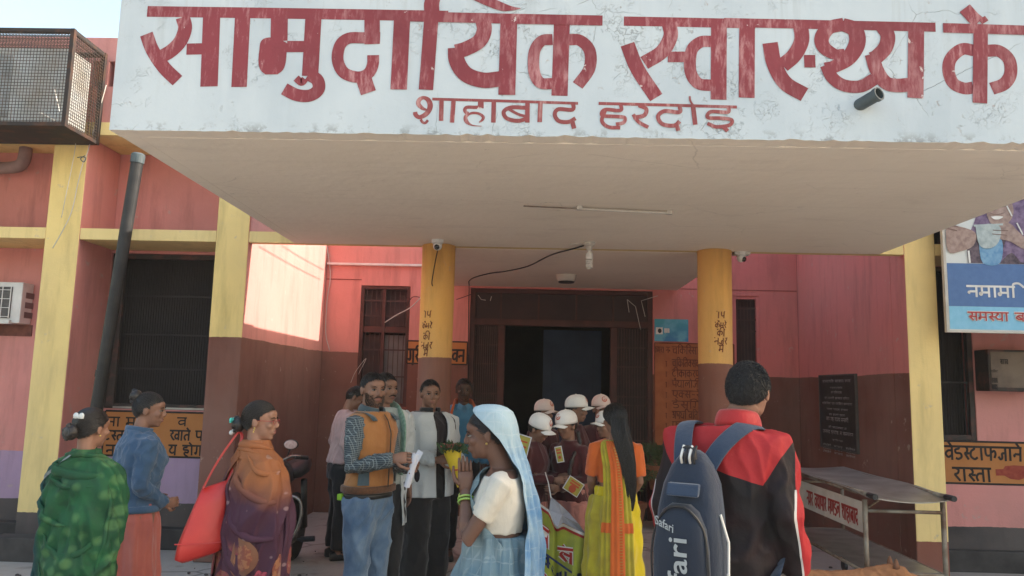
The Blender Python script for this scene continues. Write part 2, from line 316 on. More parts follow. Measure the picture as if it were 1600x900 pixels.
# ------------------------------------------------------------------ painted writing (Devanagari drawn stroke by stroke)
def S(x, a=1, b=0): return [(x, a), (x, b)]
G = {
 'अ': (.78, [[(.1,.85),(.3,.9),(.35,.68),(.15,.56),(.38,.45),(.35,.15),(.1,.18)], [(.3,.52),(.62,.52)], S(.62)]),
 'इ': (.62, [[(.38,1),(.38,.84),(.12,.76),(.15,.55),(.45,.5),(.4,.25),(.12,.2)], [(.35,.22),(.5,-.02)]]),
 'ए': (.7, [[(.15,1),(.15,.45),(.35,.3),(.55,.5),(.55,1)], [(.35,.3),(.6,0)]]),
 'क': (.86, [S(.42), [(.42,.65),(.2,.72),(.08,.45),(.2,.2),(.42,.3)], [(.42,.62),(.65,.72),(.78,.5),(.68,.2)]]),
 'ख': (.92, [[(.18,1),(.26,.78),(.05,.6)], [(.1,.6),(.28,.18),(.45,.05)], [(.8,.6),(.58,.62),(.5,.38),(.62,.2),(.8,.32)], S(.8)]),
 'ग': (.7, [[(.25,1),(.25,.35),(.16,.2),(.07,.33)], S(.55)]),
 'घ': (.75, [[(.18,1),(.1,.78),(.32,.62),(.1,.5),(.15,.22),(.4,.12),(.6,.3)], S(.6)]),
 'च': (.75, [[(.08,.72),(.6,.72)], [(.15,.72),(.2,.25),(.4,.15),(.6,.35)], S(.6)]),
 'ज': (.78, [S(.62), [(.62,.58),(.36,.56),(.36,.25),(.2,.12),(.07,.32)]]),
 'ट': (.7, [[(.35,1),(.35,.82),(.12,.68),(.1,.32),(.35,.1),(.6,.25)]]),
 'ड': (.66, [[(.35,1),(.35,.84),(.12,.77),(.15,.55),(.45,.5),(.55,.22),(.3,.05),(.1,.15)]]),
 'ण': (.8, [[(.1,1),(.1,.42),(.28,.28),(.42,.42),(.42,1)], S(.65)]),
 'त': (.66, [S(.5), [(.5,.62),(.2,.6),(.1,.35),(.2,.05)]]),
 'थ': (.75, [[(.1,.8),(.2,.95),(.28,.8),(.14,.62),(.1,.35),(.3,.15),(.6,.3)], S(.6)]),
 'द': (.62, [[(.45,1),(.45,.76),(.15,.7),(.1,.4),(.28,.22),(.46,.42)], [(.3,.24),(.5,0)]]),
 'ध': (.75, [[(.2,.85),(.1,.95),(.06,.8),(.3,.62),(.1,.5),(.15,.22),(.4,.12),(.6,.3)], S(.6,.85)]),
 'न': (.7, [S(.55), [(.55,.52),(.15,.52)], [(.15,.52),(.08,.42),(.18,.36)]]),
 'प': (.7, [[(.12,1),(.12,.52),(.25,.36),(.55,.42)], S(.55)]),
 'फ': (.98, [[(.12,1),(.12,.52),(.25,.36),(.52,.42)], S(.52), [(.52,.62),(.76,.72),(.88,.5),(.78,.2)]]),
 'ब': (.74, [[(.58,.66),(.3,.72),(.1,.48),(.3,.22),(.58,.34)], [(.2,.62),(.5,.3)], S(.58)]),
 'भ': (.76, [[(.2,1),(.2,.8),(.06,.9)], [(.2,.8),(.2,.4),(.1,.38),(.6,.42)], S(.6)]),
 'म': (.74, [[(.17,1),(.17,.32),(.09,.22),(.05,.36),(.17,.44)], [(.17,.44),(.58,.44)], S(.58)]),
 'य': (.74, [[(.15,1),(.3,.82),(.12,.6),(.15,.35),(.35,.22),(.58,.35)], S(.58)]),
 'र': (.54, [[(.2,1),(.38,.86),(.3,.62),(.1,.52)], [(.12,.54),(.45,.05)]]),
 'ल': (.84, [S(.7), [(.7,.6),(.55,.75),(.42,.5),(.4,.3)], [(.42,.5),(.25,.72),(.08,.5),(.2,.2)]]),
 'व': (.7, [[(.55,.68),(.25,.7),(.1,.45),(.25,.2),(.55,.35)], S(.55)]),
 'श': (.8, [[(.22,.72),(.1,.84),(.2,1.0),(.38,.86),(.32,.62),(.1,.5)], [(.12,.52),(.38,.08)], S(.65)]),
 'ष': (.7, [[(.12,1),(.12,.52),(.25,.36),(.55,.42)], [(.12,.75),(.5,.45)], S(.55)]),
 'स': (.76, [[(.2,1),(.34,.82),(.28,.6),(.08,.52)], [(.1,.53),(.42,.05)], [(.24,.5),(.62,.5)], S(.62)]),
 'ह': (.62, [[(.38,1),(.38,.84),(.1,.76),(.15,.58),(.48,.56),(.46,.32),(.2,.34)], [(.2,.3),(.22,.1),(.5,-.12)]]),
 # marks and half letters
 'ा': (.36, [S(.18)]), 'ॉ': (.36, [S(.18), [(-.05,1.32),(.15,1.18),(.38,1.32)]]),
 'ि': (.3, [S(.16), [(.16,1),(.2,1.26),(.5,1.32),(.78,1.0)]]),
 'ी': (.36, [S(.18), [(-.42,1),(-.3,1.28),(.05,1.3),(.18,1)]]),
 'े': (0, [[(-.17,1),(-.42,1.34)]]), 'ै': (0, [[(-.17,1),(-.42,1.34)], [(-.17,1),(-.2,1.36)]]),
 'ो': (.36, [S(.18), [(.18,1),(-.08,1.34)]]), 'ं': (0, [[(-.22,1.2),(-.18,1.28)]]),
 'ु': (0, [[(-.16,0),(-.02,-.12),(-.12,-.32),(-.42,-.26)]]), 'ृ': (0, [[(-.2,0),(-.4,-.15),(-.15,-.3)]]),
 '्': (0, [[(-.3,-.05),(-.1,-.22)]]), '॰': (.4, [[(.1,.4),(.2,.5),(.3,.4),(.2,.3),(.1,.4)]]), '।': (.3, [S(.1)]),
 'S1': (.46, [[(.2,1),(.34,.82),(.28,.6),(.08,.52)], [(.1,.53),(.42,.05)], [(.24,.5),(.5,.5)]]),   # half sa
 'T1': (.44, [[(.1,.8),(.2,.95),(.28,.8),(.14,.62),(.1,.35),(.3,.15),(.48,.25)]]),                  # half tha
 'N1': (.42, [[(.45,.52),(.15,.52)], [(.15,.52),(.08,.42),(.18,.36)]]),                             # half na
 'K1': (.62, [S(.42), [(.42,.65),(.2,.72),(.08,.45),(.2,.2),(.42,.3)], [(.42,.62),(.62,.62)]]),
 'P1': (.72, [[(.12,1),(.12,.52),(.25,.36),(.55,.42)], S(.55), [(.55,.35),(.35,.15)]]),              # pra
 'V1': (.42, [[(.42,.68),(.2,.7),(.08,.45),(.2,.2),(.42,.35)]]),
 '-': (.5, [[(.1,.5),(.4,.5)]]), '.': (.25, [[(.08,.05),(.12,.1)]]), '|': (.3, [S(.15)]),
}
def tokens(s):
    o = []; i = 0
    while i < len(s):
        if s[i] == '{': j = s.index('}', i); o.append(s[i + 1:j]); i = j + 1
        else: o.append(s[i]); i += 1
    return o
def text_w(s): return sum(.45 if c == ' ' else G[c][0] if c in G else .6 for c in tokens(s))
class Pen:
    """lays flat strokes through a surface map f(u, v, d): u right, v up, d out of the surface (metres)"""
    def __init__(s, f): s.f = f; s.mb = MB(); s.k = 0
    def stroke(s, P, w, n=5, smooth=True, ends=0.):
        """P: [(u, v)] or [(u, v, w)]"""
        P = [(p[0], p[1], p[2] if len(p) > 2 else w) for p in P]
        if smooth and len(P) > 2: P = crs(P, n)
        P = [np.array(p) for p in P]; L = []; Rr = []
        d = .0010 + .00011 * (s.k % 23); s.k += 1
        for i, p in enumerate(P):
            t = P[min(i + 1, len(P) - 1)][:2] - P[max(i - 1, 0)][:2]; t = t / (np.linalg.norm(t) + 1e-9)
            nrm = np.array((-t[1], t[0])) * p[2] / 2
            L.append(s.f(p[0] + nrm[0], p[1] + nrm[1], d)); Rr.append(s.f(p[0] - nrm[0], p[1] - nrm[1], d))
        v = []
        for a, b in zip(L, Rr): v += [a, b]
        s.mb.add(v, [(2 * i, 2 * i + 1, 2 * i + 3, 2 * i + 2) for i in range(len(P) - 1)])
    def poly(s, P, d=None):
        if d is None: d = .0012 + .00035 * (s.k % 9); s.k += 1
        s.mb.add([s.f(a, b, d) for a, b in P], [tuple(range(len(P)))])
    def disc(s, u, v, ru, rv=None, n=20, a0=0, a1=360): s.poly([(u + ru * math.cos(R(a0 + (a1 - a0) * k / n)), v + (rv or ru) * math.sin(R(a0 + (a1 - a0) * k / n))) for k in range(n)])
    def text(s, st, u, v, h, w=.12, slant=0., fit=None, jit=0., bar=True):
        rn = random.Random(len(st) + int(abs(u) * 100))
        for word in [st] if False else [st]:
            toks = tokens(word); sx = h if fit is None else fit / max(text_w(word), .1); x = 0; start = None
            def T(p, x=0): return (u + (x + p[0]) * sx + slant * p[1] * h, v + p[1] * h)
            for c in toks + [' ']:
                if c == ' ':
                    if start is not None and bar and x > start: s.stroke([T((start - .04, 1)), T((x - .02, 1))], w * h)
                    start = None; x += .45; continue
                if start is None: start = x
                adv, st_ = G.get(c, (.6, [S(.3)]))
                for q in st_:
                    s.stroke([T((a + rn.uniform(-jit, jit), b + rn.uniform(-jit, jit)), x) for a, b in q], w * h, n=4)
                x += adv
def flat(o, r, u, n):
    o, r, u, n = Vector(o), Vector(r).normalized(), Vector(u).normalized(), Vector(n).normalized()
    return lambda a, b, d: o + r * a + u * b + n * d
def wallf(Y): return lambda a, b, d: Vector((a, Y - d, b))
# ------------------------------------------------------------------ setting
g = MB()
N = 60
xs = [-200, -60, -25, -12] + [-8 + i * .8 for i in range(21)] + [12, 25, 60, 200]
ys = [-200, -60, -20, -6, 0] + [2 + i * .6 for i in range(22)] + [20, 60, 200]
rn = random.Random(3)
gv = [(x, y, (rn.uniform(-.008, .006) if -9 < x < 9 and 1 < y < 15 else 0)) for y in ys for x in xs]
gf = [(j * len(xs) + i, j * len(xs) + i + 1, (j + 1) * len(xs) + i + 1, (j + 1) * len(xs) + i) for j in range(len(ys) - 1) for i in range(len(xs) - 1)]
g.add(gv, gf); tag(g.build('ground', m_ground), kind='structure')
# loose stones and litter at the foot of the wall
pb = MB(); rn = random.Random(11)
for i in range(420):
    x = rn.uniform(-6, 4); y = rn.uniform(5.6, 7.0) if rn.random() < .7 else rn.uniform(3.5, 9.5); r = rn.uniform(.004, .018)
    pb.ell((x, y, r * .4), (r * rn.uniform(.8, 1.6), r, r * .6), n=6, m_=4)
tag(pb.build('pebbles', MT('dark grit', (.13, .11, .10), (.06, .05, .05), 3, bs=30)), label='scattered pebbles and grit on the ground below the wall', cat='pebbles', kind='stuff')

# ------------------------------------------------------------------ the health centre
B = empty('health_centre_building', (.4, 7.2, 0), 0, 'pink single storey health centre with yellow pillars and a deep white lettered canopy', 'building')
ZS = 2.97; ZB = 3.08; ZR = 4.0
def wallb(name, mat, *boxes, mats=None, mis=None, bevel=.004):
    b = MB()
    for q in boxes: b.box(*q, mis=mis)
    return b.build(name, mats or mat, B, bevel=bevel)
# left wing
wallb('wall', m_wing, (-12, -4.37, 7.8, 8.0, 0, ZR), (-4.37, -3.04, 7.8, 8.0, 0, 1.34), (-4.37, -3.04, 7.8, 8.0, 2.94, ZR))
wallb('wall', m_wingr, (3.79, 12, 7.8, 8.0, 0, 1.23), (4.43, 12, 7.8, 8.0, 1.23, ZR), (3.79, 4.43, 7.8, 8.0, 2.97, 3.10))
wallb('wall', m_recl, (-2.90, -2.74, 7.5, 10.1, 0, ZR))
wallb('wall', m_recr, (3.50, 3.64, 7.5, 10.1, 0, ZR))
wallb('wall', m_recl, (-2.74, -2.26, 10.1, 10.3, 0, ZR), (-2.26, -1.60, 10.1, 10.3, 0, 1.36), (-2.26, -1.60, 10.1, 10.3, 2.95, ZR), (-1.60, -.80, 10.1, 10.3, 0, ZR))
wallb('wall', m_recr, (1.61, 2.66, 10.1, 10.3, 0, ZR), (2.66, 3.0, 10.1, 10.3, 0, 1.36), (2.66, 3.0, 10.1, 10.3, 2.91, ZR), (3.0, 3.5, 10.1, 10.3, 0, ZR), (-.80, 1.61, 10.1, 10.3, 2.95, ZR))
# thin dark strips painted for the shadow of a plaster groove at lintel height
wallb('groove_shade_strip', MT('groove shadow line', (.22, .06, .05), world=True), (-2.73, -2.26, 10.094, 10.1, 3.02, 3.03), (1.93, 3.49, 10.094, 10.1, 2.985, 2.993), bevel=0)
# roof slabs (keep the daylight out of the rooms) and yellow edge band
wallb('roof', m_band, (-12, -2.74, 7.16, 14, ZR, 4.13), (3.5, 12, 7.16, 14, ZR, 4.13), (-2.74, 3.5, 10.1, 14, ZR, 4.13), (-2.74, 3.5, 7.16, 7.30, ZR, 4.13))
wallb('upper_wall', m_para, (-2.72, 3.5, 7.22, 7.30, ZB, ZR))
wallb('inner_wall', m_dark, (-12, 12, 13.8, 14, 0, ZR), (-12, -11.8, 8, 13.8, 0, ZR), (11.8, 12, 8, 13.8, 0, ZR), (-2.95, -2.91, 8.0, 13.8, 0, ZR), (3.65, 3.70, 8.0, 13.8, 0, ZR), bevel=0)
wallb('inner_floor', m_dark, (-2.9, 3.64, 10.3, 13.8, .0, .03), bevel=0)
# pillars: each one is its own piece
def pillar(x0, x1, front, side, z1=ZR):
    b = MB(); b.box(x0, x1, 7.2, 7.8 if x0 < -4 else 7.5, 0, z1, mis=[1, 1, 0, 1, 1, 1]); return b.build('pillar', [front, side], B, bevel=.012)
pillar(-4.71, -4.37, m_yel1, m_wing)
pillar(-3.04, -2.72, m_yel2, m_recl)
pillar(3.50, 3.79, m_yel3, m_recr)
wallb('pillar', m_yel1, (-6.4, -6.06, 7.2, 7.8, 0, ZR))
m_plin = MT('black tarred plinth', (.035, .031, .03), (.07, .062, .058), 4, .8, .5, 30, world=True)
for q in ((-12, -4.72, 7.66, 7.795, 0, .22), (-4.36, -3.06, 7.66, 7.795, 0, .20), (-4.80, -4.30, 7.0, 7.196, 0, .21), (3.82, 12, 7.70, 7.795, 0, .20)): wallb('plinth', m_plin, q, bevel=.01)
for x0, x1 in ((-12, -6.4), (-6.06, -4.71), (-4.37, -3.04), (-2.72, 3.5), (3.79, 12)):
    wallb('beam', m_band, (x0, x1, 7.205, 7.795 if x0 < -3 or x0 > 3.6 else 7.298, ZS if x0 != -2.72 else ZS + .002, ZB))
# parapet with a row of narrow slots
pa = MB(); X0, X1 = -12, 9
pa.box(X0, X1, 7.22, 7.34, 4.13, 4.52); pa.box(X0, X1, 7.22, 7.34, 4.78, 5.03)
x = -8.0; pa.box(X0, x, 7.22, 7.34, 4.52, 4.78)
while x < X1 - .2:
    pa.box(x + .055, x + .150, 7.22, 7.34, 4.52, 4.78); x += .150
pa.box(X0, X1, 7.36, 7.40, 4.13, 4.95)
pa.build('parapet', m_para, B, bevel=.004)
# two round columns
for cx in (-.885, 1.725):
    c = MB(); c.lathe([(.16, 0), (.158, 1.2), (.156, 1.905), (.158, 2.4), (.157, ZS - .001)], (cx, 7.2, 0), 40)
    c.build('column', m_colm, B, smooth=True)
def colf(cx): return lambda a, b, d: Vector((cx + (.158 + d) * math.sin(a / .16), 7.2 - (.158 + d) * math.cos(a / .16), b))
def zat(px, py, Y=7.05): return PY(px, py, Y).z
for cx, off, ys_ in ((-.885, -.075, (491, 509, 526, 540, 552)), (1.725, .015, (492, 508, 520, 533, 545))):
    rows = ['आप', 'कैमरे', 'की', 'नजर', 'मे']
    px = 674 if cx < 0 else 1119
    for r_, yy in zip(rows, ys_):
        h = .062 if r_ != 'कैमरे' else .052; wd = text_w(r_) * h; pen = Pen(colf(cx))
        pen.text(r_, off - wd / 2, zat(px, yy) - h / 2, h, .16, .08, jit=.02)
        pen.mb.build('painted_word', m_brownp, B)
# canopy: slab, fascia with the painted name, soffit
cb = MB(); cb.box(-2.18, 3.17, 4.05, 7.20, ZS, 3.12); cb.box(-2.28, -2.18, 4.05, 7.20, ZS + .001, 3.80); cb.box(3.17, 3.27, 4.05, 7.20, ZS + .001, 3.80)
can = cb.build('canopy', [m_soffit], B, bevel=.004)
cs = MB(); cs.box(-1.04, 1.93, 7.302, 10.1, ZS, 3.13); cs.build('entrance_slab', m_soffit, B, bevel=.004)
cf = MB(); nx = 150; rn = random.Random(5)
top = [3.80 + .004 * math.sin(i * .37) + rn.uniform(-.004, .004) for i in range(nx + 1)]
bot = [ZS - .002 + (rn.uniform(0, .012) if rn.random() < .3 else rn.uniform(0, .003)) for i in range(nx + 1)]
FX = [-2.28 + 5.55 * i / nx for i in range(nx + 1)]
def FY(x): return 3.93 - .0 * x
rings = [[(x, FY(x), b), (x, FY(x), t), (x, FY(x) + .115, t), (x, FY(x) + .115, b + .001)] for x, b, t in zip(FX, bot, top)]
cf.loft(rings)
for i_, q_ in enumerate(cf.f):
    if len(q_) == 4 and i_ < nx * 4 and i_ % 4 == 3: cf.mi[i_] = 1
cf.build('fascia', [m_fascia, m_soffit], can, bevel=0)
def C2(x, y): return (160 + x * .3375, y * .3375)
def C3(x, y): return (640 + x * .3375, y * .3375)
def C4(x, y): return (1100 + x * .3125, y * .3125)
LK = [0]
def letters(conv, k, items, mat, name='letter'):
    for strokes in items:
        pen = Pen(wallf(3.93)); pen.k = LK[0]; LK[0] += len(strokes)
        for st in strokes:
            w0 = st[0]; P = []
            for q in st[1]:
                p = PY(*conv(q[0], q[1]), 3.93); P.append((p.x, p.z, (q[2] if len(q) > 2 else w0) * k * 3.93 / FPX))
            pen.stroke(P, .1, 6, smooth=len(st) < 3)
        pen.mb.build(name, mat, can)
letters(C2, .3375, [
 [(56, [(208, 53), (900, 63), (1601, 75)])],
 [(70, [(372, 80), (383, 130), (362, 190), (318, 236), (262, 268)]), (66, [(204, 158), (232, 232), (285, 312), (348, 374)]), (58, [(390, 228), (475, 226)], 1), (86, [(506, 78), (494, 401)], 1)],
 [(76, [(650, 70), (633, 403)], 1)],
 [(84, [(820, 72), (818, 190)], 1), (120, [(800, 178, 60), (796, 196, 130), (790, 240, 136), (786, 290, 134), (784, 325, 110), (783, 345, 60)]), (58, [(855, 216), (935, 216)], 1), (80, [(978, 70), (962, 352)], 1),
  (62, [(955, 345), (996, 372), (1000, 415), (960, 443), (900, 440), (842, 412)]), (36, [(897, 362), (922, 382), (938, 366)])],
 [(76, [(1249, 68), (1249, 205)], 1), (58, [(1286, 176), (1210, 176), (1140, 178), (1100, 212), (1090, 280), (1120, 338), (1185, 358), (1232, 340), (1252, 300), (1254, 256)]), (76, [(1205, 350), (1232, 430)], 1)],
 [(80, [(1388, 80), (1372, 415)], 1)],
], m_letter)
letters(C3, .3375, [
 [(52, [(0, 77), (450, 87), (893, 96)])],
 [(70, [(102, 70), (76, 416)], 1), (70, [(105, 70, 74), (104, 10, 74), (140, -45, 60), (240, -52, 52), (330, -8, 50), (420, 30, 44), (470, 40, 24), (514, 40, 3)])],
 [(74, [(338, 90), (346, 140), (322, 192), (262, 226), (215, 240)]), (78, [(214, 222), (220, 285), (262, 345), (340, 372), (420, 366)]), (82, [(460, 78), (450, 440)], 1)],
 [(56, [(662, 184), (612, 190), (578, 240), (576, 330), (605, 384), (664, 388)]), (78, [(706, 78), (694, 444)], 1), (58, [(735, 184), (790, 188), (834, 236), (832, 318), (778, 396)])],
 [(48, [(992, 98), (1300, 104), (1601, 111)])],
 [(70, [(1200, 108), (1208, 168), (1168, 240), (1086, 292)]), (70, [(1008, 205), (1055, 320), (1142, 452)]), (54, [(1195, 264), (1280, 264)], 1)],
 [(58, [(1396, 192), (1345, 196), (1304, 238), (1300, 330), (1335, 386), (1400, 396)]), (76, [(1432, 100), (1430, 462)], 1)],
 [(76, [(1562, 100), (1560, 453)], 1)],
], m_letter)
letters(C4, .3125, [
 [(50, [(100, 113), (600, 124), (1157, 137)])],
 [(78, [(480, 118), (488, 200), (452, 275), (392, 328)]), (80, [(330, 215), (350, 318), (405, 415), (502, 474)])],
 [(68, [(500, 307), (556, 307)], 1)],
 [(72, [(704, 262, 40), (655, 272, 60), (600, 238, 72), (588, 190, 76), (625, 140, 72), (700, 122, 72)]), (72, [(690, 122, 72), (752, 150, 84), (765, 215, 86), (724, 288, 80), (655, 332, 68), (606, 344, 66)]), (66, [(610, 326), (640, 388), (700, 428), (785, 432), (850, 396)])],
 [(76, [(890, 132), (918, 180), (905, 240), (862, 285), (838, 296)]), (74, [(838, 272), (862, 350), (905, 412), (960, 428), (1030, 424)]), (82, [(1060, 135), (1056, 491)], 1)],
 [(52, [(1194, 140), (1400, 146), (1680, 155)])],
 [(70, [(1302, 42), (1345, 90), (1372, 112)], 1), (30, [(1380, 112), (1412, 92)], 1), (74, [(1382, 140), (1378, 516)], 1), (64, [(1348, 252), (1290, 246), (1236, 290), (1222, 350), (1245, 415), (1300, 442), (1346, 438)]), (66, [(1412, 254), (1475, 256), (1525, 300), (1532, 370), (1500, 420), (1438, 444)])],
], m_letter)
# second, smaller line of the sign
letters(C3, .3375, [
 [(14, [(105, 459), (440, 468), (780, 479)])], [(15, [(875, 479), (1200, 487), (1515, 496)])],
 [(22, [(148, 462), (146, 560)], 1)],
 [(22, [(204, 462), (196, 568)], 1)],
 [(22, [(390, 466), (388, 568)], 1)],
 [(20, [(545, 500), (470, 498), (436, 518), (450, 548), (500, 560), (548, 548)]), (14, [(450, 500), (500, 528), (540, 540)]), (22, [(546, 470), (545, 568)], 1)],
 [(22, [(606, 472), (602, 566)], 1)],
 [(20, [(756, 474), (754, 508), (690, 506), (672, 530), (690, 560), (735, 565), (768, 548)]), (22, [(752, 560), (762, 596)], 1)],
 [(18, [(978, 486), (975, 512), (905, 508), (892, 535), (960, 540), (996, 546), (990, 568), (955, 576)]), (18, [(905, 512), (890, 560), (920, 588), (975, 592)])],
 [(20, [(1060, 488), (1095, 505), (1085, 535), (1035, 545)]), (18, [(1035, 530), (1060, 565), (1105, 590)])],
 [(20, [(1250, 492), (1248, 520), (1180, 515), (1150, 540), (1170, 575), (1225, 582), (1250, 562)]), (20, [(1235, 575), (1244, 606)], 1)],
 [(22, [(1312, 492), (1322, 578)], 1), (10, [(1296, 446), (1300, 470), (1316, 492)])],
 [(18, [(1475, 496), (1472, 520), (1395, 518), (1380, 545), (1440, 548), (1490, 556), (1480, 580), (1420, 588), (1378, 572)]), (20, [(1452, 588), (1472, 608)], 1)],
], m_letter2)
letters(lambda a, b: (630 + .1 * a, 140 + .1 * b), .1, [
 [(75, [(372, 322, 30), (300, 292, 60), (238, 225, 75), (255, 158, 72), (322, 128, 60), (392, 165, 80), (422, 245, 90), (400, 330, 85), (335, 400, 80), (250, 432, 70), (196, 395, 75), (186, 350, 72)]), (45, [(275, 465), (300, 508), (345, 522), (388, 478)])],
 [(95, [(1213, 190), (1213, 295)], 1), (58, [(1250, 268), (1130, 278), (1000, 278), (962, 318), (985, 360), (1020, 375)]), (60, [(1025, 378, 50), (975, 430, 62), (990, 500, 66), (1060, 552, 30), (1140, 568, 16), (1225, 572, 10)]), (44, [(1000, 400, 30), (1080, 368, 44), (1180, 376, 44), (1248, 425, 52), (1240, 470, 44), (1185, 515, 20)])],
], m_letter2)
# windows ------------------------------------------------------------
def window(name, x0, x1, z0, z1, Y, fm, gm, nv, zh, extra=None, fw=.045):
    f = MB()
    f.box(x0, x0 + fw, Y + .01, Y + .07, z0, z1); f.box(x1 - fw, x1, Y + .01, Y + .07, z0, z1)
    f.box(x0 + fw, x1 - fw, Y + .012, Y + .068, z1 - fw, z1); f.box(x0 + fw, x1 - fw, Y + .012, Y + .068, z0, z0 + fw)
    w = f.build(name, fm, B, bevel=.003)
    gr = MB()
    for i in range(nv):
        x = x0 + fw + (x1 - x0 - 2 * fw) * (i + .5) / nv; gr.tube([(x, Y + .035, z0 + fw), (x, Y + .035, z1 - fw)], .005, 6)
    for z in zh: gr.box(x0 + fw, x1 - fw, Y + .026, Y + .033, z - .009, z + .009)
    if gr.v: gr.build('grille', gm, w)
    if extra: extra(w)
    return w
m_winint = MT('dusty shutter seen through the bars', (.085, .050, .046), (.05, .035, .035), 2, .8, .2, 20, world=True)
m_sheet = MT('grey sheet behind bars', (.20, .19, .185), (.13, .12, .12), 3, .6, .2, 30, world=True)
def exl(w):
    b = MB(); b.box(-2.22, -1.64, 10.20, 10.22, 2.42, 2.91); b.build('shutter', m_winint, w)
    b = MB(); b.box(-1.93, -1.64, 10.19, 10.21, 1.4, 2.30); b.build('pane', m_sheet, w)
    b = MB(); b.box(-1.97, -1.93, 10.12, 10.18, 1.4, 2.91); b.box(-2.22, -1.64, 10.13, 10.17, 2.33, 2.41); b.build('mullion', m_maroonwood, w)
    b = MB(); b.box(-2.22, -1.97, 10.21, 10.23, 1.4, 2.30); b.build('dark_backing', m_winint, w)
window('window', -2.26, -1.60, 1.36, 2.95, 10.1, m_maroonwood, m_grille, 9, (1.75, 2.1, 2.55, 2.75), exl)
def exr(w):
    b = MB(); b.box(2.70, 2.96, 10.20, 10.22, 1.4, 2.87); b.build('shutter', m_winint, w)
window('window', 2.66, 3.0, 1.36, 2.91, 10.1, m_recr, m_grille, 6, (1.7, 1.95, 2.45, 2.6, 2.75), exr, .04)
m_frameb = MT('blackened window frame', (.045, .035, .03), (.12, .05, .04), 8, .7, .5, 40, world=True, lo=.5, hi=.7)
def exb(w):
    b = MB(); b.box(-4.3, -3.06, 8.05, 8.07, 1.38, 2.9); b.build('dark_backing', m_dark, w)  # dark sheet stands in for the unlit room behind the bars
    b = MB(); b.box(-4.30, -4.22, 7.80, 7.84, 1.36, 2.92); b.build('jamb', m_frameb, w, bevel=.006)
    b = MB(); b.box(-4.22, -3.06, 7.795, 7.80, 1.345, 1.365); b.build('sill', m_steel, w)
window('window', -4.36, -3.05, 1.345, 2.935, 7.8, m_frameb, m_dark, 46, (1.75, 2.1, 2.5), exb, .05)
def exc(w):
    b = MB(); b.box(3.84, 4.38, 8.05, 8.07, 1.27, 2.93); b.build('dark_backing', m_dark, w)  # dark sheet in place of the shaded room, as in the left bay
window('window', 3.80, 4.43, 1.235, 2.965, 7.8, m_frameb, m_dark, 20, (1.8, 2.4), exc, .05)
window('ventilator', 3.80, 4.43, 3.105, 3.97, 7.8, m_frameb, m_dark, 6, (3.4,), None, .04)
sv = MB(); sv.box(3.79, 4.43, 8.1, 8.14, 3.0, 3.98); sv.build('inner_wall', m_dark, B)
# entrance -------------------------------------------------------------
e = MB()
for x0, x1 in ((-.80, -.735), (1.545, 1.61)): e.box(x0, x1, 10.13, 10.22, 0, 2.95)
for x0, x1 in ((-.42, -.33), (1.06, 1.15)): e.box(x0, x1, 10.135, 10.215, 0, 2.46)
e.box(-.735, 1.545, 10.12, 10.22, 2.46, 2.545); e.box(-.735, 1.545, 10.137, 10.213, 2.89, 2.949)
ent = e.build('entrance', m_maroonwood, B, bevel=.004)
for x0, x1 in ((-.735, -.40), (-.39, .10), (.115, .60), (.615, 1.09), (1.10, 1.545)):
    b = MB(); b.box(x0, x1, 10.17, 10.19, 2.547, 2.888); b.build('transom_panel', m_panel, ent)
for x in (-.395, .107, .607, 1.095):
    b = MB(); b.box(x - .012, x + .012, 10.15, 10.168, 2.547, 2.888); b.build('glazing_bar', m_maroonwood, ent)
for x0, x1 in ((-.735, -.42), (1.15, 1.545)):
    b = MB(); b.box(x0, x1, 10.19, 10.20, .9 if x0 > 0 else 0, 2.458); b.build('side_panel', m_panel, ent)
    b = MB(); k = 11
    for i in range(k): xx = x0 + (x1 - x0) * (i + .5) / k; b.tube([(xx, 10.15, 0), (xx, 10.15, 2.458)], .006, 6)
    for z in (.5, 1.0, 1.45, 1.56, 1.95, 2.2): b.box(x0, x1, 10.156, 10.163, z - .009, z + .009)
    b.build('grille', m_grille, ent)
b = MB(); b.box(.20, 1.05, 11.3, 11.35, .03, 2.5); b.build('door_leaf', m_navy, ent, bevel=.004)
b = MB(); b.box(.32, .93, 11.285, 11.298, 1.35, 2.3); b.box(.32, .93, 11.285, 11.298, .25, 1.15); b.build('door_panel', m_navy, ent, bevel=.01)
b = MB()
for pts in (((980, 468), (983, 488)), ((980, 468), (993, 479), (1001, 515)), ((1028, 462), (1002, 470), (1008, 495)), ((747, 461), (752, 468), (759, 469)), ((766, 470), (768, 463))):
    b.tube([PY(x, y, 10.09) for x, y in pts], .005, 5)
b.build('torn_wire', m_offw, ent)
# signs painted straight onto the walls ------------------------------------
def painted(x0, x1, z0, z1, Y, mat, rows, ink, border=.012, bmat=None, extra=None):
    p = MB(); p.box(x0, x1, Y - .0015, Y + .002, z0, z1); o = p.build('painted_sign', mat, B)
    pen = Pen(wallf(Y - .0025))
    if border:
        for P in ([(x0, z0), (x1, z0)], [(x0, z1), (x1, z1)], [(x0, z0), (x0, z1)], [(x1, z0), (x1, z1)]): pen.stroke(P, border * 1.6)
    for r_ in rows:
        tx, px, py, hpx, w = r_[:5]; a = PY(px, py, Y); h = hpx * Y / FPX
        pen.text(tx, a.x, a.z, h, w, 0, fit=(r_[5] * Y / FPX if len(r_) > 5 else None), jit=.025)
    pen.mb.build('lettering', ink, o)
    if extra: extra(o)
    return o
painted(-4.29, -3.05, .875, 1.318, 7.8, m_orange, [('ना म', 166, 666, 14, .17, 46), ('व', 277, 666, 13, .17, 15), ('ट{S1}ता', 160, 688, 15, .18, 40), ('खाते प', 265, 688, 15, .18, 52), ('नि', 165, 711, 15, .18, 20), ('य होग', 263, 711, 15, .18, 52)], m_blackp)
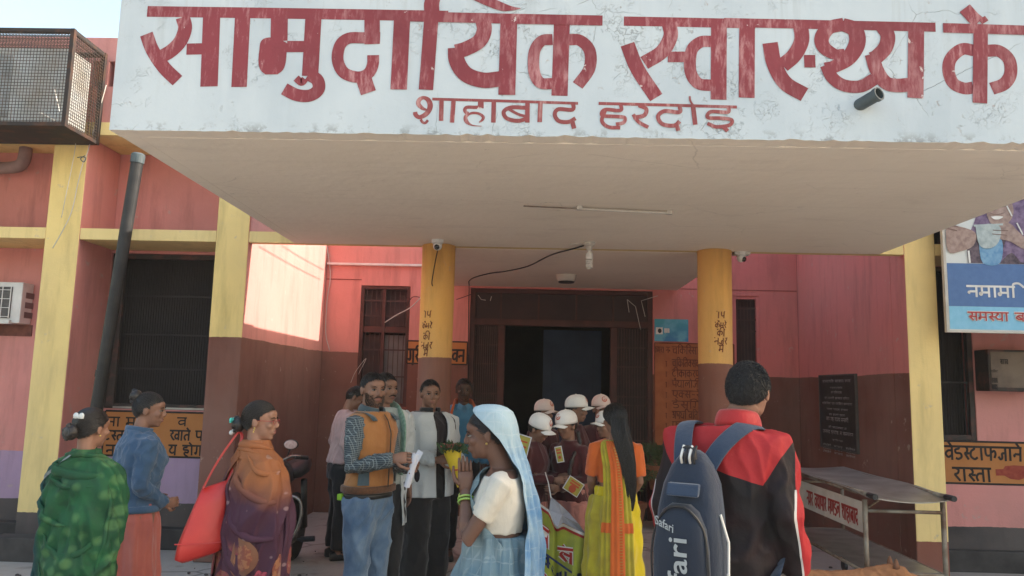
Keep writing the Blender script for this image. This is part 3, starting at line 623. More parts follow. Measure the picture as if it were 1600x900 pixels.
def hand(o):
    pen = Pen(wallf(7.796)); Pp = [(1555, 733), (1567, 733), (1570, 728), (1584, 727), (1600, 728), (1606, 734), (1606, 745), (1592, 750), (1578, 748), (1569, 743), (1556, 743)]
    pen.poly([(PY(x, y, 7.8).x, PY(x, y, 7.8).z) for x, y in Pp]); pen.mb.build('pointing_hand', MT('red brown paint', (.25, .035, .025), (.33, .07, .04), 20, world=True), o)
painted(3.80, 5.35, .82, 1.225, 7.8, m_orange, [('वेड{S1}टाफजाने का', 1476, 718, 20, .17, 150), ('रा{S1}ता', 1489, 752, 20, .17, 58)], m_blackp, extra=hand)
painted(-1.61, -.82, 1.93, 2.225, 10.1, m_orange, [('ग्रीवा', 637, 566, 20, .17, 40), ('वन', 706, 565, 18, .18, 20)], m_blackp)
lst = painted(1.63, 2.66, .95, 2.27, 10.1, m_orange2, [('कमरा न॰', 1022, 551, 9, .15, 25), ('चिकि{S1}सा', 1050, 553, 11, .13, 42)]
  + [(t, 1050, 573 + i * 16.2, 11, .13, 44) for i, t in enumerate(['चिकित{K1}सक', 'टीकाकरण', 'पैथालोजी', 'ए{K1}स-रे', 'डेसिंग', 'औषधि वितर'.replace('औ', 'अ'), 'फाम{S1}सी', 'कायालय', 'दवाखाना'])]
  + [('१'.replace('१', '।'), 1040, 573 + i * 16.2, 8, .13) for i in range(9)], m_brownp, border=.01)
# cracks and bare chips on the left recess wall are in the paint; a ledge of conduit on the back wall
b = MB(); b.box(-2.73, -1.05, 10.06, 10.095, 3.215, 3.245); b.build('conduit', m_white, B, bevel=.004)
# drain spout through the fascia
a = PY(1345, 163, 3.93); sp = MB(); d_ = Vector((.55, -1, .22)).normalized()
o1 = a + d_ * .17; k = 20
Mq = d_.to_track_quat('Z', 'Y').to_matrix()
prof = [(.033, -.05), (.033, .09), (.037, .092), (.037, .115), (.029, .115), (.030, .02), (.001, .02)]
sp.lathe(prof, a, 24, M=Mq); sp.build('drain_spout', m_pvc, B, smooth=False)
# unseen block added to the right, outside the frame, to shade the forecourt
nb = empty('unseen_shade_block', (16, 12, 0), 0, 'tall plain plastered house beyond the right end of the health centre', 'house')
b = MB(); b.box(12, 20, 3.0, 26, 0, 10.0); w_ = b.build('wall', MT('cream plaster', (.5, .45, .36), world=True), nb)
for i in range(6):
    for j in range(3):
        b = MB(); b.box(11.97, 12.02, 3.6 + i * 3.6, 4.8 + i * 3.6, 1.2 + j * 3.1, 2.6 + j * 3.1); b.build('window', m_dark, nb)
# ------------------------------------------------------------------ things on and around the building
def strip_box(name, parent, mat, *a, bevel=.003, **k):
    b = MB(); b.box(*a); return b.build(name, mat, parent, bevel=bevel, **k)
# iron cage with a cooling unit, top left
XR = PY(117, 44, 6.6).x; ZT = PY(117, 44, 6.6).z; ZBm = PY(103, 197, 6.6).z; XL = -6.4; YB = 7.12
cg = empty('iron_cage', (-5.3, 6.9, ZBm), 0, 'rusty black iron mesh cage mounted high on the left corner of the building', 'cage')
f = MB(); t_ = .022
for x in (XL, XR - .04):
    for y in (6.6, YB): f.box(x, x + .04, y, y + .04, ZBm, ZT)
for z in (ZBm, ZT - .04, ):
    for y in (6.602, YB + .002): f.box(XL + .04, XR - .04, y, y + .036, z, z + .04)
    for x in (XL + .002, XR - .042): f.box(x, x + .036, 6.64, YB, z + .001, z + .039)
f.box(XL + .04, XR - .04, 6.64, YB, ZBm + .002, ZBm + .012)
f.build('frame', m_iron, cg, bevel=.003)
wm = MB(); x = XL
while x < XR - .04: wm.box(x - .0022, x + .0022, 6.606, 6.610, ZBm + .04, ZT - .04); wm.box(x - .0022, x + .0022, YB + .03, YB + .034, ZBm + .04, ZT - .04); wm.box(x - .002, x + .002, 6.64, YB, ZT - .012, ZT - .008); x += .030
z = ZBm + .05
while z < ZT - .04: wm.box(XL + .04, XR - .04, 6.611, 6.615, z - .0022, z + .0022); wm.box(XR - .013, XR - .009, 6.64, YB, z - .0022, z + .0022); z += .030
y = 6.66
while y < YB: wm.box(XR - .018, XR - .014, y - .0022, y + .0022, ZBm + .04, ZT - .04); wm.box(XL + .04, XR - .04, y - .002, y + .002, ZT - .017, ZT - .013); y += .030
tag(wm.build('wire_mesh', m_wire, cg), kind='stuff')
un = empty('cooling_unit', (-5.3, 6.95, ZBm), 0, 'pale grey metal cooling unit shut inside the iron cage', 'air cooler')
m_ac = MT('weathered pale metal', (.52, .55, .56), (.38, .36, .32), 3, .6, .2, 30, world=True)
b = MB(); b.rbox(-6.2, XR - .10, 6.72, 7.08, ZBm + .05, ZT - .14, .015); b.build('casing', m_ac, un)
b = MB()
for i in range(5): b.box(-6.1 + i * .26, -6.1 + i * .26 + .2, 6.708, 6.72, ZBm + .12, ZT - .22)
b.build('louvre_panel', MT('grey filter pad', (.36, .39, .40), (.27, .28, .28), 9, .9, .4, 60, world=True), un)
b = MB(); b.tube([PY(62, 176, 6.69), PY(85, 188, 6.69)], .008, 6); b.tube([PY(85, 140, 6.7), PY(93, 175, 6.7)], .006, 6); b.build('hose', m_white, un)
# black pipe leaning up the left bay
a = PY(215, 250, 6.9); c = PZ(133, 872, 0); c.y = 7.02 if c.y > 7.05 else c.y
pp = empty('vent_pipe', (c.x, c.y, 0), 0, 'black vertical pipe standing in front of the left window bay', 'pipe')
b = MB(); b.tube([c, a], .055, 20); b.build('pipe_body', m_pole, pp, smooth=False)
d_ = (a - c).normalized()
b = MB(); b.tube([a - d_ * .03, a + d_ * .05, a + d_ * .065], [.062, .062, .045], 20); b.build('cap', m_pvc, pp)
b = MB(); b.tube([c + (a - c) * .45, c + (a - c) * .45 + d_ * .06], .061, 20); b.build('coupling', m_pole, pp)
# grey drain elbow, left edge
el = MB(); el.tube(crs([PY(-40, 262, 7.6), PY(15, 262, 7.6), PY(34, 256, 7.6), PY(40, 238, 7.6), PY(41, 222, 7.7)], 6), .062, 16)
tag(el.build('drain_pipe', MT('old pink grey pipe', (.28, .18, .17), (.20, .13, .12), world=True), smooth=True), 'short bent drain pipe under the eaves at the far left', 'pipe')
# window air conditioner, left edge
XA = PY(50, 475, 7.78).x; YA = PX(33, 475, XA).y; z1 = PY(30, 441, YA).z; z0 = PY(30, 505, YA).z
ac = empty('window_air_conditioner', (XA - .35, YA, z0), 0, 'white window air conditioner set into the pink wall at the far left', 'air conditioner')
b = MB(); b.rbox(XA - .66, XA, YA, 7.79, z0, z1, .01); b.build('casing', m_white, ac)
b = MB(); b.box(XA - .62, XA - .10, YA - .012, YA - .002, z0 + .05, z1 - .05); b.build('coil_panel', MT('dark coil', (.08, .08, .08), (.13, .12, .11), 20, world=True), ac)
b = MB()
for i in range(7): b.box(XA - .62 + i * .085, XA - .612 + i * .085, YA - .02, YA - .013, z0 + .05, z1 - .05)
for i in range(4): b.box(XA - .62, XA - .10, YA - .026, YA - .021, z0 + .06 + i * .09, z0 + .066 + i * .09)
b.build('guard_grille', m_white, ac)
b = MB()
for i in range(3): b.box(XA, XA + .004, YA + .06, YA + .30, z0 + .06 + i * .10, z0 + .12 + i * .10)
b.build('side_vent', MT('dark vent', (.20, .13, .12), world=True), ac)
b = MB(); b.rbox(XA - .2, XA - .08, YA - .04, YA + .01, z0 - .01, z0 + .03, .005); b.build('bracket', m_white, ac)
strip_box('patch_of_rough_plaster', B, MT('rough plaster', (.20, .08, .06), (.10, .04, .03), 8, .9, 1, 30, world=True), XA - .7, XA + .02, 7.785, 7.802, z0 - .12, z0 - .005)
# cables
m_cabw = MT('pale cable', (.55, .52, .47), bs=40); m_cabk = MT('dark cable', (.03, .025, .025), bs=40)
def cable(pts, r, mat, label, Y=None, n=5, cat='cable'):
    P = [PY(x, y, Y) if Y else Vector(p3) for (x, y, *r3), p3 in zip(pts, pts)] if Y else [Vector(p) for p in pts]
    b = MB(); b.tube(crs(P, 6), r, n); return tag(b.build('cable', mat, smooth=True), label, cat)
cable([(166, 133), (150, 190), (136, 240), (131, 250), (122, 285), (112, 330), (98, 360), (82, 388)], .0045, m_cabw, 'pale cable dropping from the parapet and fraying down the leftmost yellow pillar', 7.13)
cable([(117, 190), (118, 225), (112, 262), (104, 300), (96, 340)], .0035, m_cabw, 'thin pale cable hanging from the iron cage beside the leftmost pillar', 7.12)
cable([(121, 246), (128, 245), (134, 247), (131, 253), (126, 248), (133, 243)], .005, m_pvc, 'small knot of grey wire at the top of the leftmost pillar', 7.1)
cable([(511, 386), (516, 430), (511, 470), (509, 520), (515, 548)], .006, m_cabw, 'white cable running down the sunlit corner of the left recess', 10.07)
cable([(601, 504), (620, 492), (642, 480), (660, 462)], .008, m_cabw, 'pale cable slanting across the left barred window', 9.95)
cable([(636, 478), (645, 464), (662, 466)], .005, m_cabk, 'short dark cable beside the left barred window', 10.05)
cable([(713, 468), (725, 464), (736, 460)], .005, m_cabk, 'short dark cable between the left column and the entrance', 10.05)
cable([(548, 598), (556, 580), (572, 560), (560, 585)], .004, m_cabw, 'loose white cord at the foot of the left barred window', 10.0)
cable([(684, 390), (679, 415), (675, 440), (676, 447)], .005, m_cabk, 'short dark cable below the camera on the left column', 7.02)
# ceiling cable from the bulb to the entrance corner
def cz(x, y, z): return tuple(PZ(x, y, z))
cable([cz(912, 384, ZS - .01), cz(895, 389, ZS - .01), cz(860, 399, ZS - .012), cz(825, 416, ZS - .01), cz(790, 424, ZS - .02), cz(762, 428, ZS - .01), cz(735, 437, ZS - .012), tuple(PY(733, 452, 9.9)), tuple(PY(732, 520, 10.06)), tuple(PY(731, 640, 10.06))], .007, m_cabk, 'dark cable crossing the soffit from the bulb to the entrance door corner')
# overhead wires above the open recess (their shadows fall on the sunlit wall)
for (a, b_), lb in ((((402, 384), (500, 437)), 'lower overhead wire strung above the open left recess'), (((440, 384), (506, 422)), 'upper overhead wire strung above the open left recess')):
    p0, p1 = PX(*a, -2.74), PX(*b_, -2.74)
    cable([p0 + SUN * 2.6, (p0 + p1) / 2 + SUN * 2.6 - Vector((0, 0, .01)), p1 + SUN * 2.6], .006, m_cabk, lb, cat='wire')
# tube light batten on the soffit
p0, p1 = PZ(818, 322, ZS - .02), PZ(1046, 333, ZS - .02)
tl = empty('tube_light', ((p0 + p1) / 2), 0, 'thin unlit tube light batten fixed to the cream soffit', 'tube light')
b = MB(); b.tube([p0, p1], .005, 6); b.build('conduit', m_rust, tl)
q = p0 + (p1 - p0) * .38
b = MB(); b.tube([q, p1], .011, 10); b.build('tube', m_offw, tl)
b = MB(); b.rbox(q.x - .02, q.x + .02, q.y - .02, q.y + .02, q.z - .01, ZS, .004); b.rbox(p1.x - .02, p1.x + .02, p1.y - .02, p1.y + .02, p1.z - .01, ZS, .004); b.build('end_cap', m_offw, tl)
# spiral bulb
p = PZ(921, 379, ZS)
bl = empty('spiral_bulb', p, 0, 'spiral energy saving bulb hanging from its holder under the soffit', 'bulb')
b = MB(); b.lathe([(.055, 0), (.055, -.012), (.04, -.03), (.028, -.035), (.026, -.07), (.02, -.075)][::-1], p, 20); b.build('holder', m_offw, bl)
b = MB(); b.lathe([(.001, -.155), (.03, -.155), (.034, -.135), (.03, -.10), (.016, -.09), (.016, -.07)], p, 18); b.build('ballast', m_white, bl)
b = MB(); hp = [(p.x + .026 * math.cos(t), p.y + .026 * math.sin(t), p.z - .158 - .0125 * t / (2 * math.pi) * 1.4) for t in [i * .5 for i in range(56)]]
b.tube(hp, .008, 6); b.build('tube', m_white, bl, smooth=True)
b = MB(); b.tube([cz(890, 381, ZS - .004), cz(914, 380, ZS - .004)], .006, 5); b.build('wiring', m_offw, bl)
# round fixture further in
p = PZ(885, 430, ZS)
fx = empty('ceiling_fixture', p, 0, 'round shallow ceiling fixture with a dark underside nearer the door', 'light fixture')
b = MB(); b.lathe([(.10, -.075), (.11, -.05), (.12, 0)], p, 24); b.build('housing', m_offw, fx)
b = MB(); b.lathe([(.09, -.09), (.098, -.076)], p, 24); b.build('diffuser', m_blackpl, fx)
# two dome cameras
def domecam(p, ang, label):
    c = empty('security_camera', p, 0, label, 'security camera', 'dome security cameras under the canopy')
    b = MB(); b.lathe([(.045, -.035), (.055, -.028), (.058, 0)], p, 20); b.build('base', m_white, c)
    b = MB(); b.ell(p + Vector((0, 0, -.055)), (.042, .042, .042), n=20, m_=12); b.build('ball', m_white, c, smooth=True)
    d = Vector((math.cos(ang), math.sin(ang), -.55)).normalized(); q = p + Vector((0, 0, -.055)) + d * .032
    b = MB(); b.lathe([(.001, .017), (.022, .015), (.026, 0), (.024, -.006)][::-1], q, 16, M=d.to_track_quat('Z', 'Y').to_matrix()); b.build('lens', m_lens, c, smooth=True)
domecam(PZ(684, 375, ZS), R(-95), 'small white dome camera above the left round column, lens to the front')
domecam(PZ(1158, 394, ZS), R(-50), 'small white dome camera beside the right round column, aimed to the right')
b = MB(); q = PZ(1158, 394, ZS); b.rbox(q.x - .075, q.x + .075, q.y - .05, q.y + .05, ZS - .03, ZS - .001, .006)
tag(b.build('junction_box', m_offw), 'flat white junction box behind the camera at the right column', 'junction box')
# blue board beside the entrance
def panel(name, x0, x1, z0, z1, Y, th, mat, label, cat='sign', frame=None, fm=None):
    o = empty(name, ((x0 + x1) / 2, Y, z0), 0, label, cat)
    b = MB(); b.box(x0, x1, Y - th, Y, z0, z1); b.build('board', mat, o)
    if frame:
        b = MB(); w = frame
        b.box(x0 - w, x0, Y - th - .006, Y, z0 - w, z1 + w); b.box(x1, x1 + w, Y - th - .006, Y, z0 - w, z1 + w)
        b.box(x0, x1, Y - th - .006, Y, z1, z1 + w); b.box(x0, x1, Y - th - .006, Y, z0 - w, z0); b.build('frame', fm, o, bevel=.002)
    return o
def mk_blue():
    t = NT('blue printed sheet', .5); z = t.sep(t.g.outputs['Position'])
    f = t.ramp(z[2], 2.28, 2.6); c = t.mix(f, (.05, .20, .42), (.06, .34, .38))
    c = t.mix(t.ramp(t.noise(t.g.outputs['Position'], 6, 3), .45, .6), c, (.12, .38, .50)); return t.out(c)
a, c = PY(1023, 498, 10.06), PY(1076, 534, 10.06)
bb = panel('blue_notice', a.x, c.x, c.z, a.z, 10.09, .015, mk_blue(), 'small blue notice with a white square emblem right of the entrance')
pen = Pen(wallf(10.075)); e_ = PY(1025, 522, 10.06); pen.poly([(e_.x, e_.z), (e_.x + .09, e_.z), (e_.x + .09, e_.z + .09), (e_.x, e_.z + .09)]); pen.text('सहयता समय', e_.x + .11, e_.z + .02, .055, .14, fit=.065); pen.mb.build('white_print', m_white, bb)
pen = Pen(wallf(10.070)); pen.disc(e_.x + .05, e_.z + .045, .025, .03); pen.mb.build('emblem', m_blackpl, bb)
# black plaque on the right recess wall
plq = empty('black_plaque', (3.49, 8.85, 1.04), 0, 'black engraved stone plaque on the brown right recess wall', 'plaque')
zt, zb = 1.865, 1.05
b = MB(); b.box(3.475, 3.499, 8.34, 9.34, zb, zt); b.build('slab', MT('polished black stone', (.012, .012, .013), (.022, .022, .024), 9, .35, .1, 40, world=True), plq, bevel=.002)
b = MB(); b.box(3.468, 3.4985, 8.325, 8.34, zb - .015, zt + .015); b.box(3.468, 3.4985, 9.34, 9.355, zb - .015, zt + .015); b.box(3.468, 3.4985, 8.34, 9.34, zt, zt + .015); b.box(3.468, 3.4985, 8.34, 9.34, zb - .015, zb); b.build('frame', MT('grey stone edge', (.10, .09, .085), world=True), plq)
pen = Pen(lambda a_, b_, d: Vector((3.475 - d, 9.34 - a_, b_)))
rows = [('सामदायिक {S1}वा{S1}थय कनद', .8, .035), ('शाहाबाद हरदोई'.replace('ई', 'इ'), .35, .022), ('का शिलानयास', .3, .03), ('मा॰ मनतरी {S1}वा{S1}थय विभाग', .7, .028), ('चिकितसा एवं परिवार कलयाण', .85, .03), ('उततर परदश शासन', .6, .026), ('कर कमलों दवारा', .45, .026), ('मा॰ गह राजय मनतरी', .62, .05), ('की अधयकषता म', .5, .028), ('जनपद हरदोइ म समपनन', .85, .045), ('दिनांक', .3, .024)]
z = zt - .075
for tx, wd, h in rows: pen.text(tx, .5 - wd / 2, z, h * .75, .16, fit=wd, jit=.02); z -= h + .034
for k in range(3):
    for i, tx in enumerate(('जिलाधिकारी', 'सासद', 'अधिकषक')): pen.text(tx, .06 + i * .33, z - .01 - k * .038, .02, .16, fit=.24)
pen.mb.build('engraved_text', MT('white engraved letters', (.42, .42, .42), world=True), plq)
# steel notice box on the right wing wall
YN = 7.56; a, c = PY(1543, 546, YN), PY(1600, 612, YN)
nb_ = empty('notice_box', (a.x + .25, YN, c.z), 0, 'brown metal notice box fixed to the pink wall above the arrow sign', 'notice box')
m_box = MT('brown tin box', (.17, .12, .085), (.11, .075, .055), 5, .5, .2, 50, world=True)
b = MB(); b.rbox(a.x, a.x + .50, YN, 7.79, c.z, a.z, .006); b.build('casing', m_frameb, nb_)
b = MB(); b.box(a.x + .02, a.x + .48, YN - .008, YN - .001, c.z + .035, a.z - .02); b.build('door', m_box, nb_)
pen = Pen(wallf(YN - .009)); pen.text('सझाव', PY(1562, 569, YN).x, PY(1562, 569, YN).z, .045, .16, fit=.075); pen.text('शिका.', PY(1547, 582, YN).x, PY(1547, 582, YN).z, .022, .16, fit=.07)
pen.text('यह सझाव एवं', PY(1549, 598, YN).x, PY(1549, 598, YN).z, .045, .16, fit=.052); pen.text('यहा उपल{S1}द ह', PY(1549, 608, YN).x, PY(1549, 608, YN).z, .045, .16, fit=.052); pen.mb.build('lettering', m_blackp, nb_)
# big poster hanging from the right pillar line
YP = 7.05; xl = PY(1479, 480, YP).x; zb = PY(1482, 516, YP).z; zt = 3.92; xr = xl + 2.4
po = empty('health_poster', (xl + 1.2, YP, zb), 0, 'large printed poster with a blue band and a drinking woman, right edge', 'poster')
m_pw = MT('pale poster print', (.62, .63, .60), (.52, .54, .52), 3, .55, .1, 20, world=True)
b = MB(); b.box(xl, xr, YP - .03, YP, zb, zt); b.build('board', m_pw, po)
b = MB(); b.box(xl - .025, xl, YP - .035, YP + .005, zb - .02, zt); b.box(xl - .0, xr, YP - .035, YP + .005, zb - .02, zb - .001); b.build('frame', m_offw, po, bevel=.002)
def pp_(x, y): q = PY(x, y, YP - .03); return (q.x, q.z)
fP = wallf(YP - .03)
def prn(name, mat, polys=(), strokes=(), texts=(), lift=.001):
    pen = Pen(lambda a_, b_, d: fP(a_, b_, d + lift))
    for q in polys: pen.poly([pp_(*v) for v in (crs(q + [q[0]], 4)[:-1] if len(q) > 4 else q)])
    for q, w in strokes: pen.stroke([pp_(*v) for v in q], w * YP / FPX)
    for tx, x, y, h, fit, w in texts: u_, v_ = pp_(x, y); pen.text(tx, u_, v_, h * YP / FPX, w, fit=fit * YP / FPX)
    return pen.mb.build(name, mat, po)
fl = lambda n, c, c2=None: MT(n, c, c2, 22, .55, .05, 20, world=True)
b = MB(); zt1, zm, = pp_(1480, 411)[1], pp_(1480, 478)[1]
b.box(xl + .005, xr, YP - .0325, YP - .03, zm, zt1); b.build('blue_band', fl('poster blue', (.075, .145, .31), (.085, .165, .34)), po)
b = MB(); b.box(xl + .005, xr, YP - .0325, YP - .03, zb + .01, zm - .001); b.build('sky_blue_band', fl('poster sky blue', (.20, .46, .62), (.24, .50, .66)), po)
prn('skirt_print', fl('poster dark cloth', (.05, .035, .05), (.14, .10, .12)), [[(1513, 411), (1511, 385), (1520, 360), (1535, 345), (1600, 350), (1640, 380), (1640, 411)]])
prn('veil_print', fl('poster purple cloth', (.10, .06, .125), (.22, .15, .24)), [[(1508, 378), (1520, 352), (1528, 330), (1545, 312), (1590, 305), (1620, 330), (1628, 380), (1600, 411), (1580, 395), (1560, 411), (1572, 370), (1560, 350), (1540, 356), (1528, 366)]], lift=.003)
prn('blouse_print', fl('poster blue cloth', (.10, .24, .42), (.2, .36, .5)), [[(1528, 375), (1545, 370), (1565, 376), (1562, 411), (1535, 411)]], lift=.005)
m_sk = fl('poster skin', (.25, .165, .14), (.38, .27, .23))
prn('face_print', m_sk, [[(1541, 336), (1546, 315), (1560, 305), (1576, 310), (1583, 330), (1577, 346), (1563, 354), (1548, 350)]], lift=.007)
prn('arm_print', m_sk, [[(1476, 345), (1490, 352), (1512, 358), (1524, 366), (1520, 384), (1500, 393), (1480, 392)], [(1546, 354), (1562, 348), (1578, 350), (1590, 362), (1610, 378), (1640, 392), (1640, 400), (1600, 390), (1578, 378), (1556, 372), (1545, 362)]], lift=.009)
prn('pot_print', fl('poster pot', (.30, .35, .35), (.42, .47, .46)), [[(1523, 353), (1548, 350), (1562, 356), (1561, 374), (1552, 386), (1536, 388), (1527, 378)]], [([(1520, 353), (1566, 351)], 3)], lift=.011)
prn('smile_print', m_white, [[(1547, 339), (1556, 338), (1566, 339), (1560, 343), (1552, 343)]], lift=.012)
prn('finger_print', fl('poster shadow', (.20, .12, .10)), (), [([(1550, 360), (1574, 361)], 1.2), ([(1549, 366), (1572, 368)], 1.2), ([(1546, 334), (1556, 336), (1568, 333)], 1.0), ([(1478, 350), (1496, 355)], 2), ([(1478, 357), (1494, 361)], 2)], lift=.013)
prn('dots_print', m_white, (), [([(1570 + (i * 17) % 50, 320 + (i * 29) % 85), (1572 + (i * 17) % 50, 322 + (i * 29) % 85)], 2) for i in range(26)] + [([(1512, 392), (1514, 411)], 3)], lift=.0135)
prn('white_title', m_white, (), (), [('नमामि गंगे', 1511, 464, 17, 122, .19)], lift=.0045)
prn('title_outline', m_white, (), (), [('सम{S1}या बताये', 1512, 501, 13, 122, .34)], lift=.0045)
prn('red_title', fl('poster red', (.42, .05, .05)), (), (), [('सम{S1}या बताये', 1512, 501, 13, 122, .17)], lift=.0105)
# cement ledge with two potted plants by the entrance
ld = MB(); ld.box(1.62, 2.75, 9.35, 10.085, 0, .44); tag(ld.build('cement_ledge', MT('grey cement', (.24, .21, .19), (.17, .15, .14), 3, .9, .5, 40, world=True), bevel=.015), 'low grey cement ledge right of the entrance under the plant pots', 'ledge')
def plant(px, py, Y, z0, r, h, label, nl, lh, spread, seed):
    p = PY(px, py, Y); o = empty('potted_plant', (p.x, Y, z0), 0, label, 'potted plant')
    b = MB(); b.lathe([(r * .62, 0), (r * .66, .01), (r * .9, h * .8), (r * 1.0, h * .82), (r * 1.05, h), (r * .93, h), (r * .88, h * .88), (.001, h * .88)], (p.x, Y, z0), 28)
    b.build('pot', MT('terracotta', (.36, .15, .075), (.26, .11, .06), 7, .85, .3, 50, world=True), o)
    rn = random.Random(seed); lf = MB(); st = MB()
    for i in range(nl):
        a_ = rn.uniform(0, 6.28); L = lh * rn.uniform(.6, 1.1); sp_ = spread * rn.uniform(.3, 1)
        base = Vector((p.x, Y, z0 + h * .88)); tip = base + Vector((math.cos(a_) * sp_, math.sin(a_) * sp_ * .6, L))
        mid = base + Vector((math.cos(a_) * sp_ * .35, math.sin(a_) * sp_ * .2, L * .7))
        cv = [Vector(q) for q in crs([base, mid, tip, tip + Vector((math.cos(a_) * sp_ * .4, 0, -L * .15))], 5)]
        st.tube(cv, .003, 4)
        for k in range(3, len(cv) - 1):
            for s_ in (-1, 1):
                d = (cv[k + 1] - cv[k]).normalized(); sd = d.cross(Vector((rn.uniform(-.3, .3), rn.uniform(-1, -.5), rn.uniform(.3, 1)))).normalized() * s_
                l_ = .075 * rn.uniform(.7, 1.2); q0 = cv[k]; q1 = q0 + sd * l_ * .5 + d * l_ * .3; q2 = q0 + sd * l_ + d * l_ * .5 + Vector((0, 0, -.012)); w_ = d * .009
                lf.add([q0, q1 - w_, q2, q1 + w_], [(0, 1, 2, 3)])
    st.build('stem', MT('stem green', (.07, .09, .03)), o)
    tag(lf.build('leaves', MT('leaf green', (.045, .085, .03), (.09, .11, .04), 12, .6)), kind='stuff')if False else lf.build('leaves', MT('leaf green', (.045, .085, .03), (.09, .11, .04), 12, .6), o)
    return o
plant(1030, 762, 9.75, .44, .17, .30, 'terracotta pot with a thin leafy plant beside the orange list', 14, .30, .26, 3)
plant(990, 762, 9.6, .44 if PY(990, 762, 9.6).x > 1.62 else .0, .16, .30, 'taller feathery potted plant behind the woman in yellow', 26, .62, .34, 8)

# ------------------------------------------------------------------ steel trolley on the right
tr = empty('stretcher_trolley', (2.8, 6.6, 0), 0, 'worn steel stretcher trolley with a sagging top parked against the right recess', 'trolley')
TX0, TX1, TY0, TY1, TZ = 2.46, 3.02, 5.80, 7.62, .94
for x in (TX0, TX1):
    for y in (TY0, TY1):
        b = MB(); b.tube([(x, y, .10), (x, y, TZ - .04)], .018, 10); b.build('leg', m_rust, tr, smooth=True)
        b = MB(); b.lathe([(.02, -.014), (.05, -.014), (.05, .014), (.02, .014)], (x, y, .05), 18, M=Matrix.Rotation(R(90), 3, 'Y')); b.build('caster', m_blackpl, tr)
b = MB()
for y in (TY0, TY1):
    for z in (.38, .82): b.tube([(TX0, y, z), (TX1, y, z)], .013, 8)
for x in (TX0, TX1):
    b.tube([(x, TY0, .38), (x, TY1, .38)], .013, 8)
    b.tube([(x, TY0 - (.16 if x < 2.7 else .14), TZ), (x, TY1 + .1, TZ)], .017, 10)
b.tube([(TX0, TY0 + .02, .82), (TX1, TY0 + .9, .82)], .008, 6)
b.build('frame', m_rust, tr, smooth=True)
for x, k in ((TX0, .16), (TX1, .14)): b = MB(); b.tube([(x, TY0 - k - .02, TZ), (x, TY0 - k + .09, TZ)], .021, 10); b.build('rubber_grip', m_blackpl, tr)
b = MB(); rings = []
for i in range(15):
    v = i / 14; y = TY0 - .10 + (TY1 - TY0 + .12) * v; row = []
    for j in range(9):
        u = j / 8; x = TX0 - .03 + (TX1 - TX0 + .06) * u; sag = -.035 * math.sin(math.pi * u) * (1 - .6 * v) - (.03 * (1 - v) ** 6)
        row.append((x, y, TZ + .022 + sag + .004 * math.sin(9 * v + 5 * u)))
    rings.append(row)
rings2 = [r_ + [(x, y, z - .006) for x, y, z in r_[::-1]] for r_ in rings]
b.loft(rings2); b.build('top_sheet', m_steel, tr, smooth=False)
b = MB(); b.box(TX0 - .012, TX0 - .006, TY0 + .02, TY1 - .3, .66, .88); b.build('name_panel', m_offw, tr)
pen = Pen(lambda a_, b_, d: Vector((TX0 - .012 - d, TY0 + 1.15 - a_, b_))); pen.text('नगर वयापार मणडल शाहाबाद', 0, .70, .11, .17, fit=1.06); pen.mb.build('lettering', MT('red stencil', (.36, .04, .035), world=True), tr)
b = MB(); b.box(TX0 + .02, TX1 - .02, TY0 + .03, TY1 - .03, .385, .391); b.build('lower_shelf', m_steel, tr)

# ------------------------------------------------------------------ motorcycle behind the woman in the purple shawl
def Mz(a): return Matrix.Rotation(a, 3, 'Z')
bp = PY(436, 700, 6.75)
mk = empty('motorcycle', (bp.x, 6.75, 0), R(-178), 'parked black motorcycle mostly hidden behind the woman in the purple shawl', 'motorcycle')
def L_(b, *a, **k): return b.build(*a, world=False, **k)
m_bk = MT('black motorcycle paint', (.014, .014, .016), (.022, .022, .024), 6, .28, .03, 20); m_chrome = MT('dull chrome', (.45, .44, .42), (.25, .23, .21), 8, .25, .1, 20, metal=.9)
m_tyre = MT('tyre rubber', (.02, .02, .02), bs=20); m_alu = MT('grimy aluminium', (.16, .15, .14), (.07, .065, .06), 9, .5, .4, 60, metal=.6)
# local +Y is forward
for y, nm in ((.66, 'front_wheel'), (-.64, 'rear_wheel')):
    Mx = Matrix.Rotation(R(90), 3, 'Y')
    b = MB(); b.lathe([(.235, -.045), (.285, -.045), (.305, -.02), (.31, 0), (.305, .02), (.285, .045), (.235, .045)], (0, y, .31), 36, M=Mx); w_ = L_(b, nm, m_tyre, mk, smooth=True)
    b = MB(); b.lathe([(.215, -.035), (.238, -.04), (.238, .04), (.215, .035)], (0, y, .31), 30, M=Mx); b.lathe([(.001, -.05), (.05, -.05), (.05, .05), (.001, .05)], (0, y, .31), 16, M=Mx)
    for k in range(5):
        a_ = k * 2 * math.pi / 5; b.tube([(0, y + .04 * math.cos(a_), .31 + .04 * math.sin(a_)), (0, y + .22 * math.cos(a_), .31 + .22 * math.sin(a_))], .014, 6)
    L_(b, 'rim', m_alu, w_, smooth=False)
b = MB(); b.loft([[(x * w * 1, y, z + h * q) for x, q in ((-1, 0), (-.9, .8), (-.4, 1.1), (.4, 1.1), (.9, .8), (1, 0), (.6, -.2), (-.6, -.2))] for y, w, z, h in ((.30, .07, .80, .12), (.22, .13, .80, .17), (.05, .14, .80, .18), (-.12, .11, .79, .13), (-.2, .08, .79, .08))])
L_(b, 'fuel_tank', m_bk, mk, smooth=True)
b = MB(); b.loft([[(x * w, y, z + h * q) for x, q in ((-1, 0), (-.85, .9), (0, 1.1), (.85, .9), (1, 0), (0, -.3))] for y, w, z, h in ((-.18, .08, .80, .07), (-.3, .13, .80, .08), (-.6, .13, .82, .08), (-.85, .09, .86, .06), (-.92, .05, .87, .03))])
L_(b, 'seat', m_blackpl, mk, smooth=True)
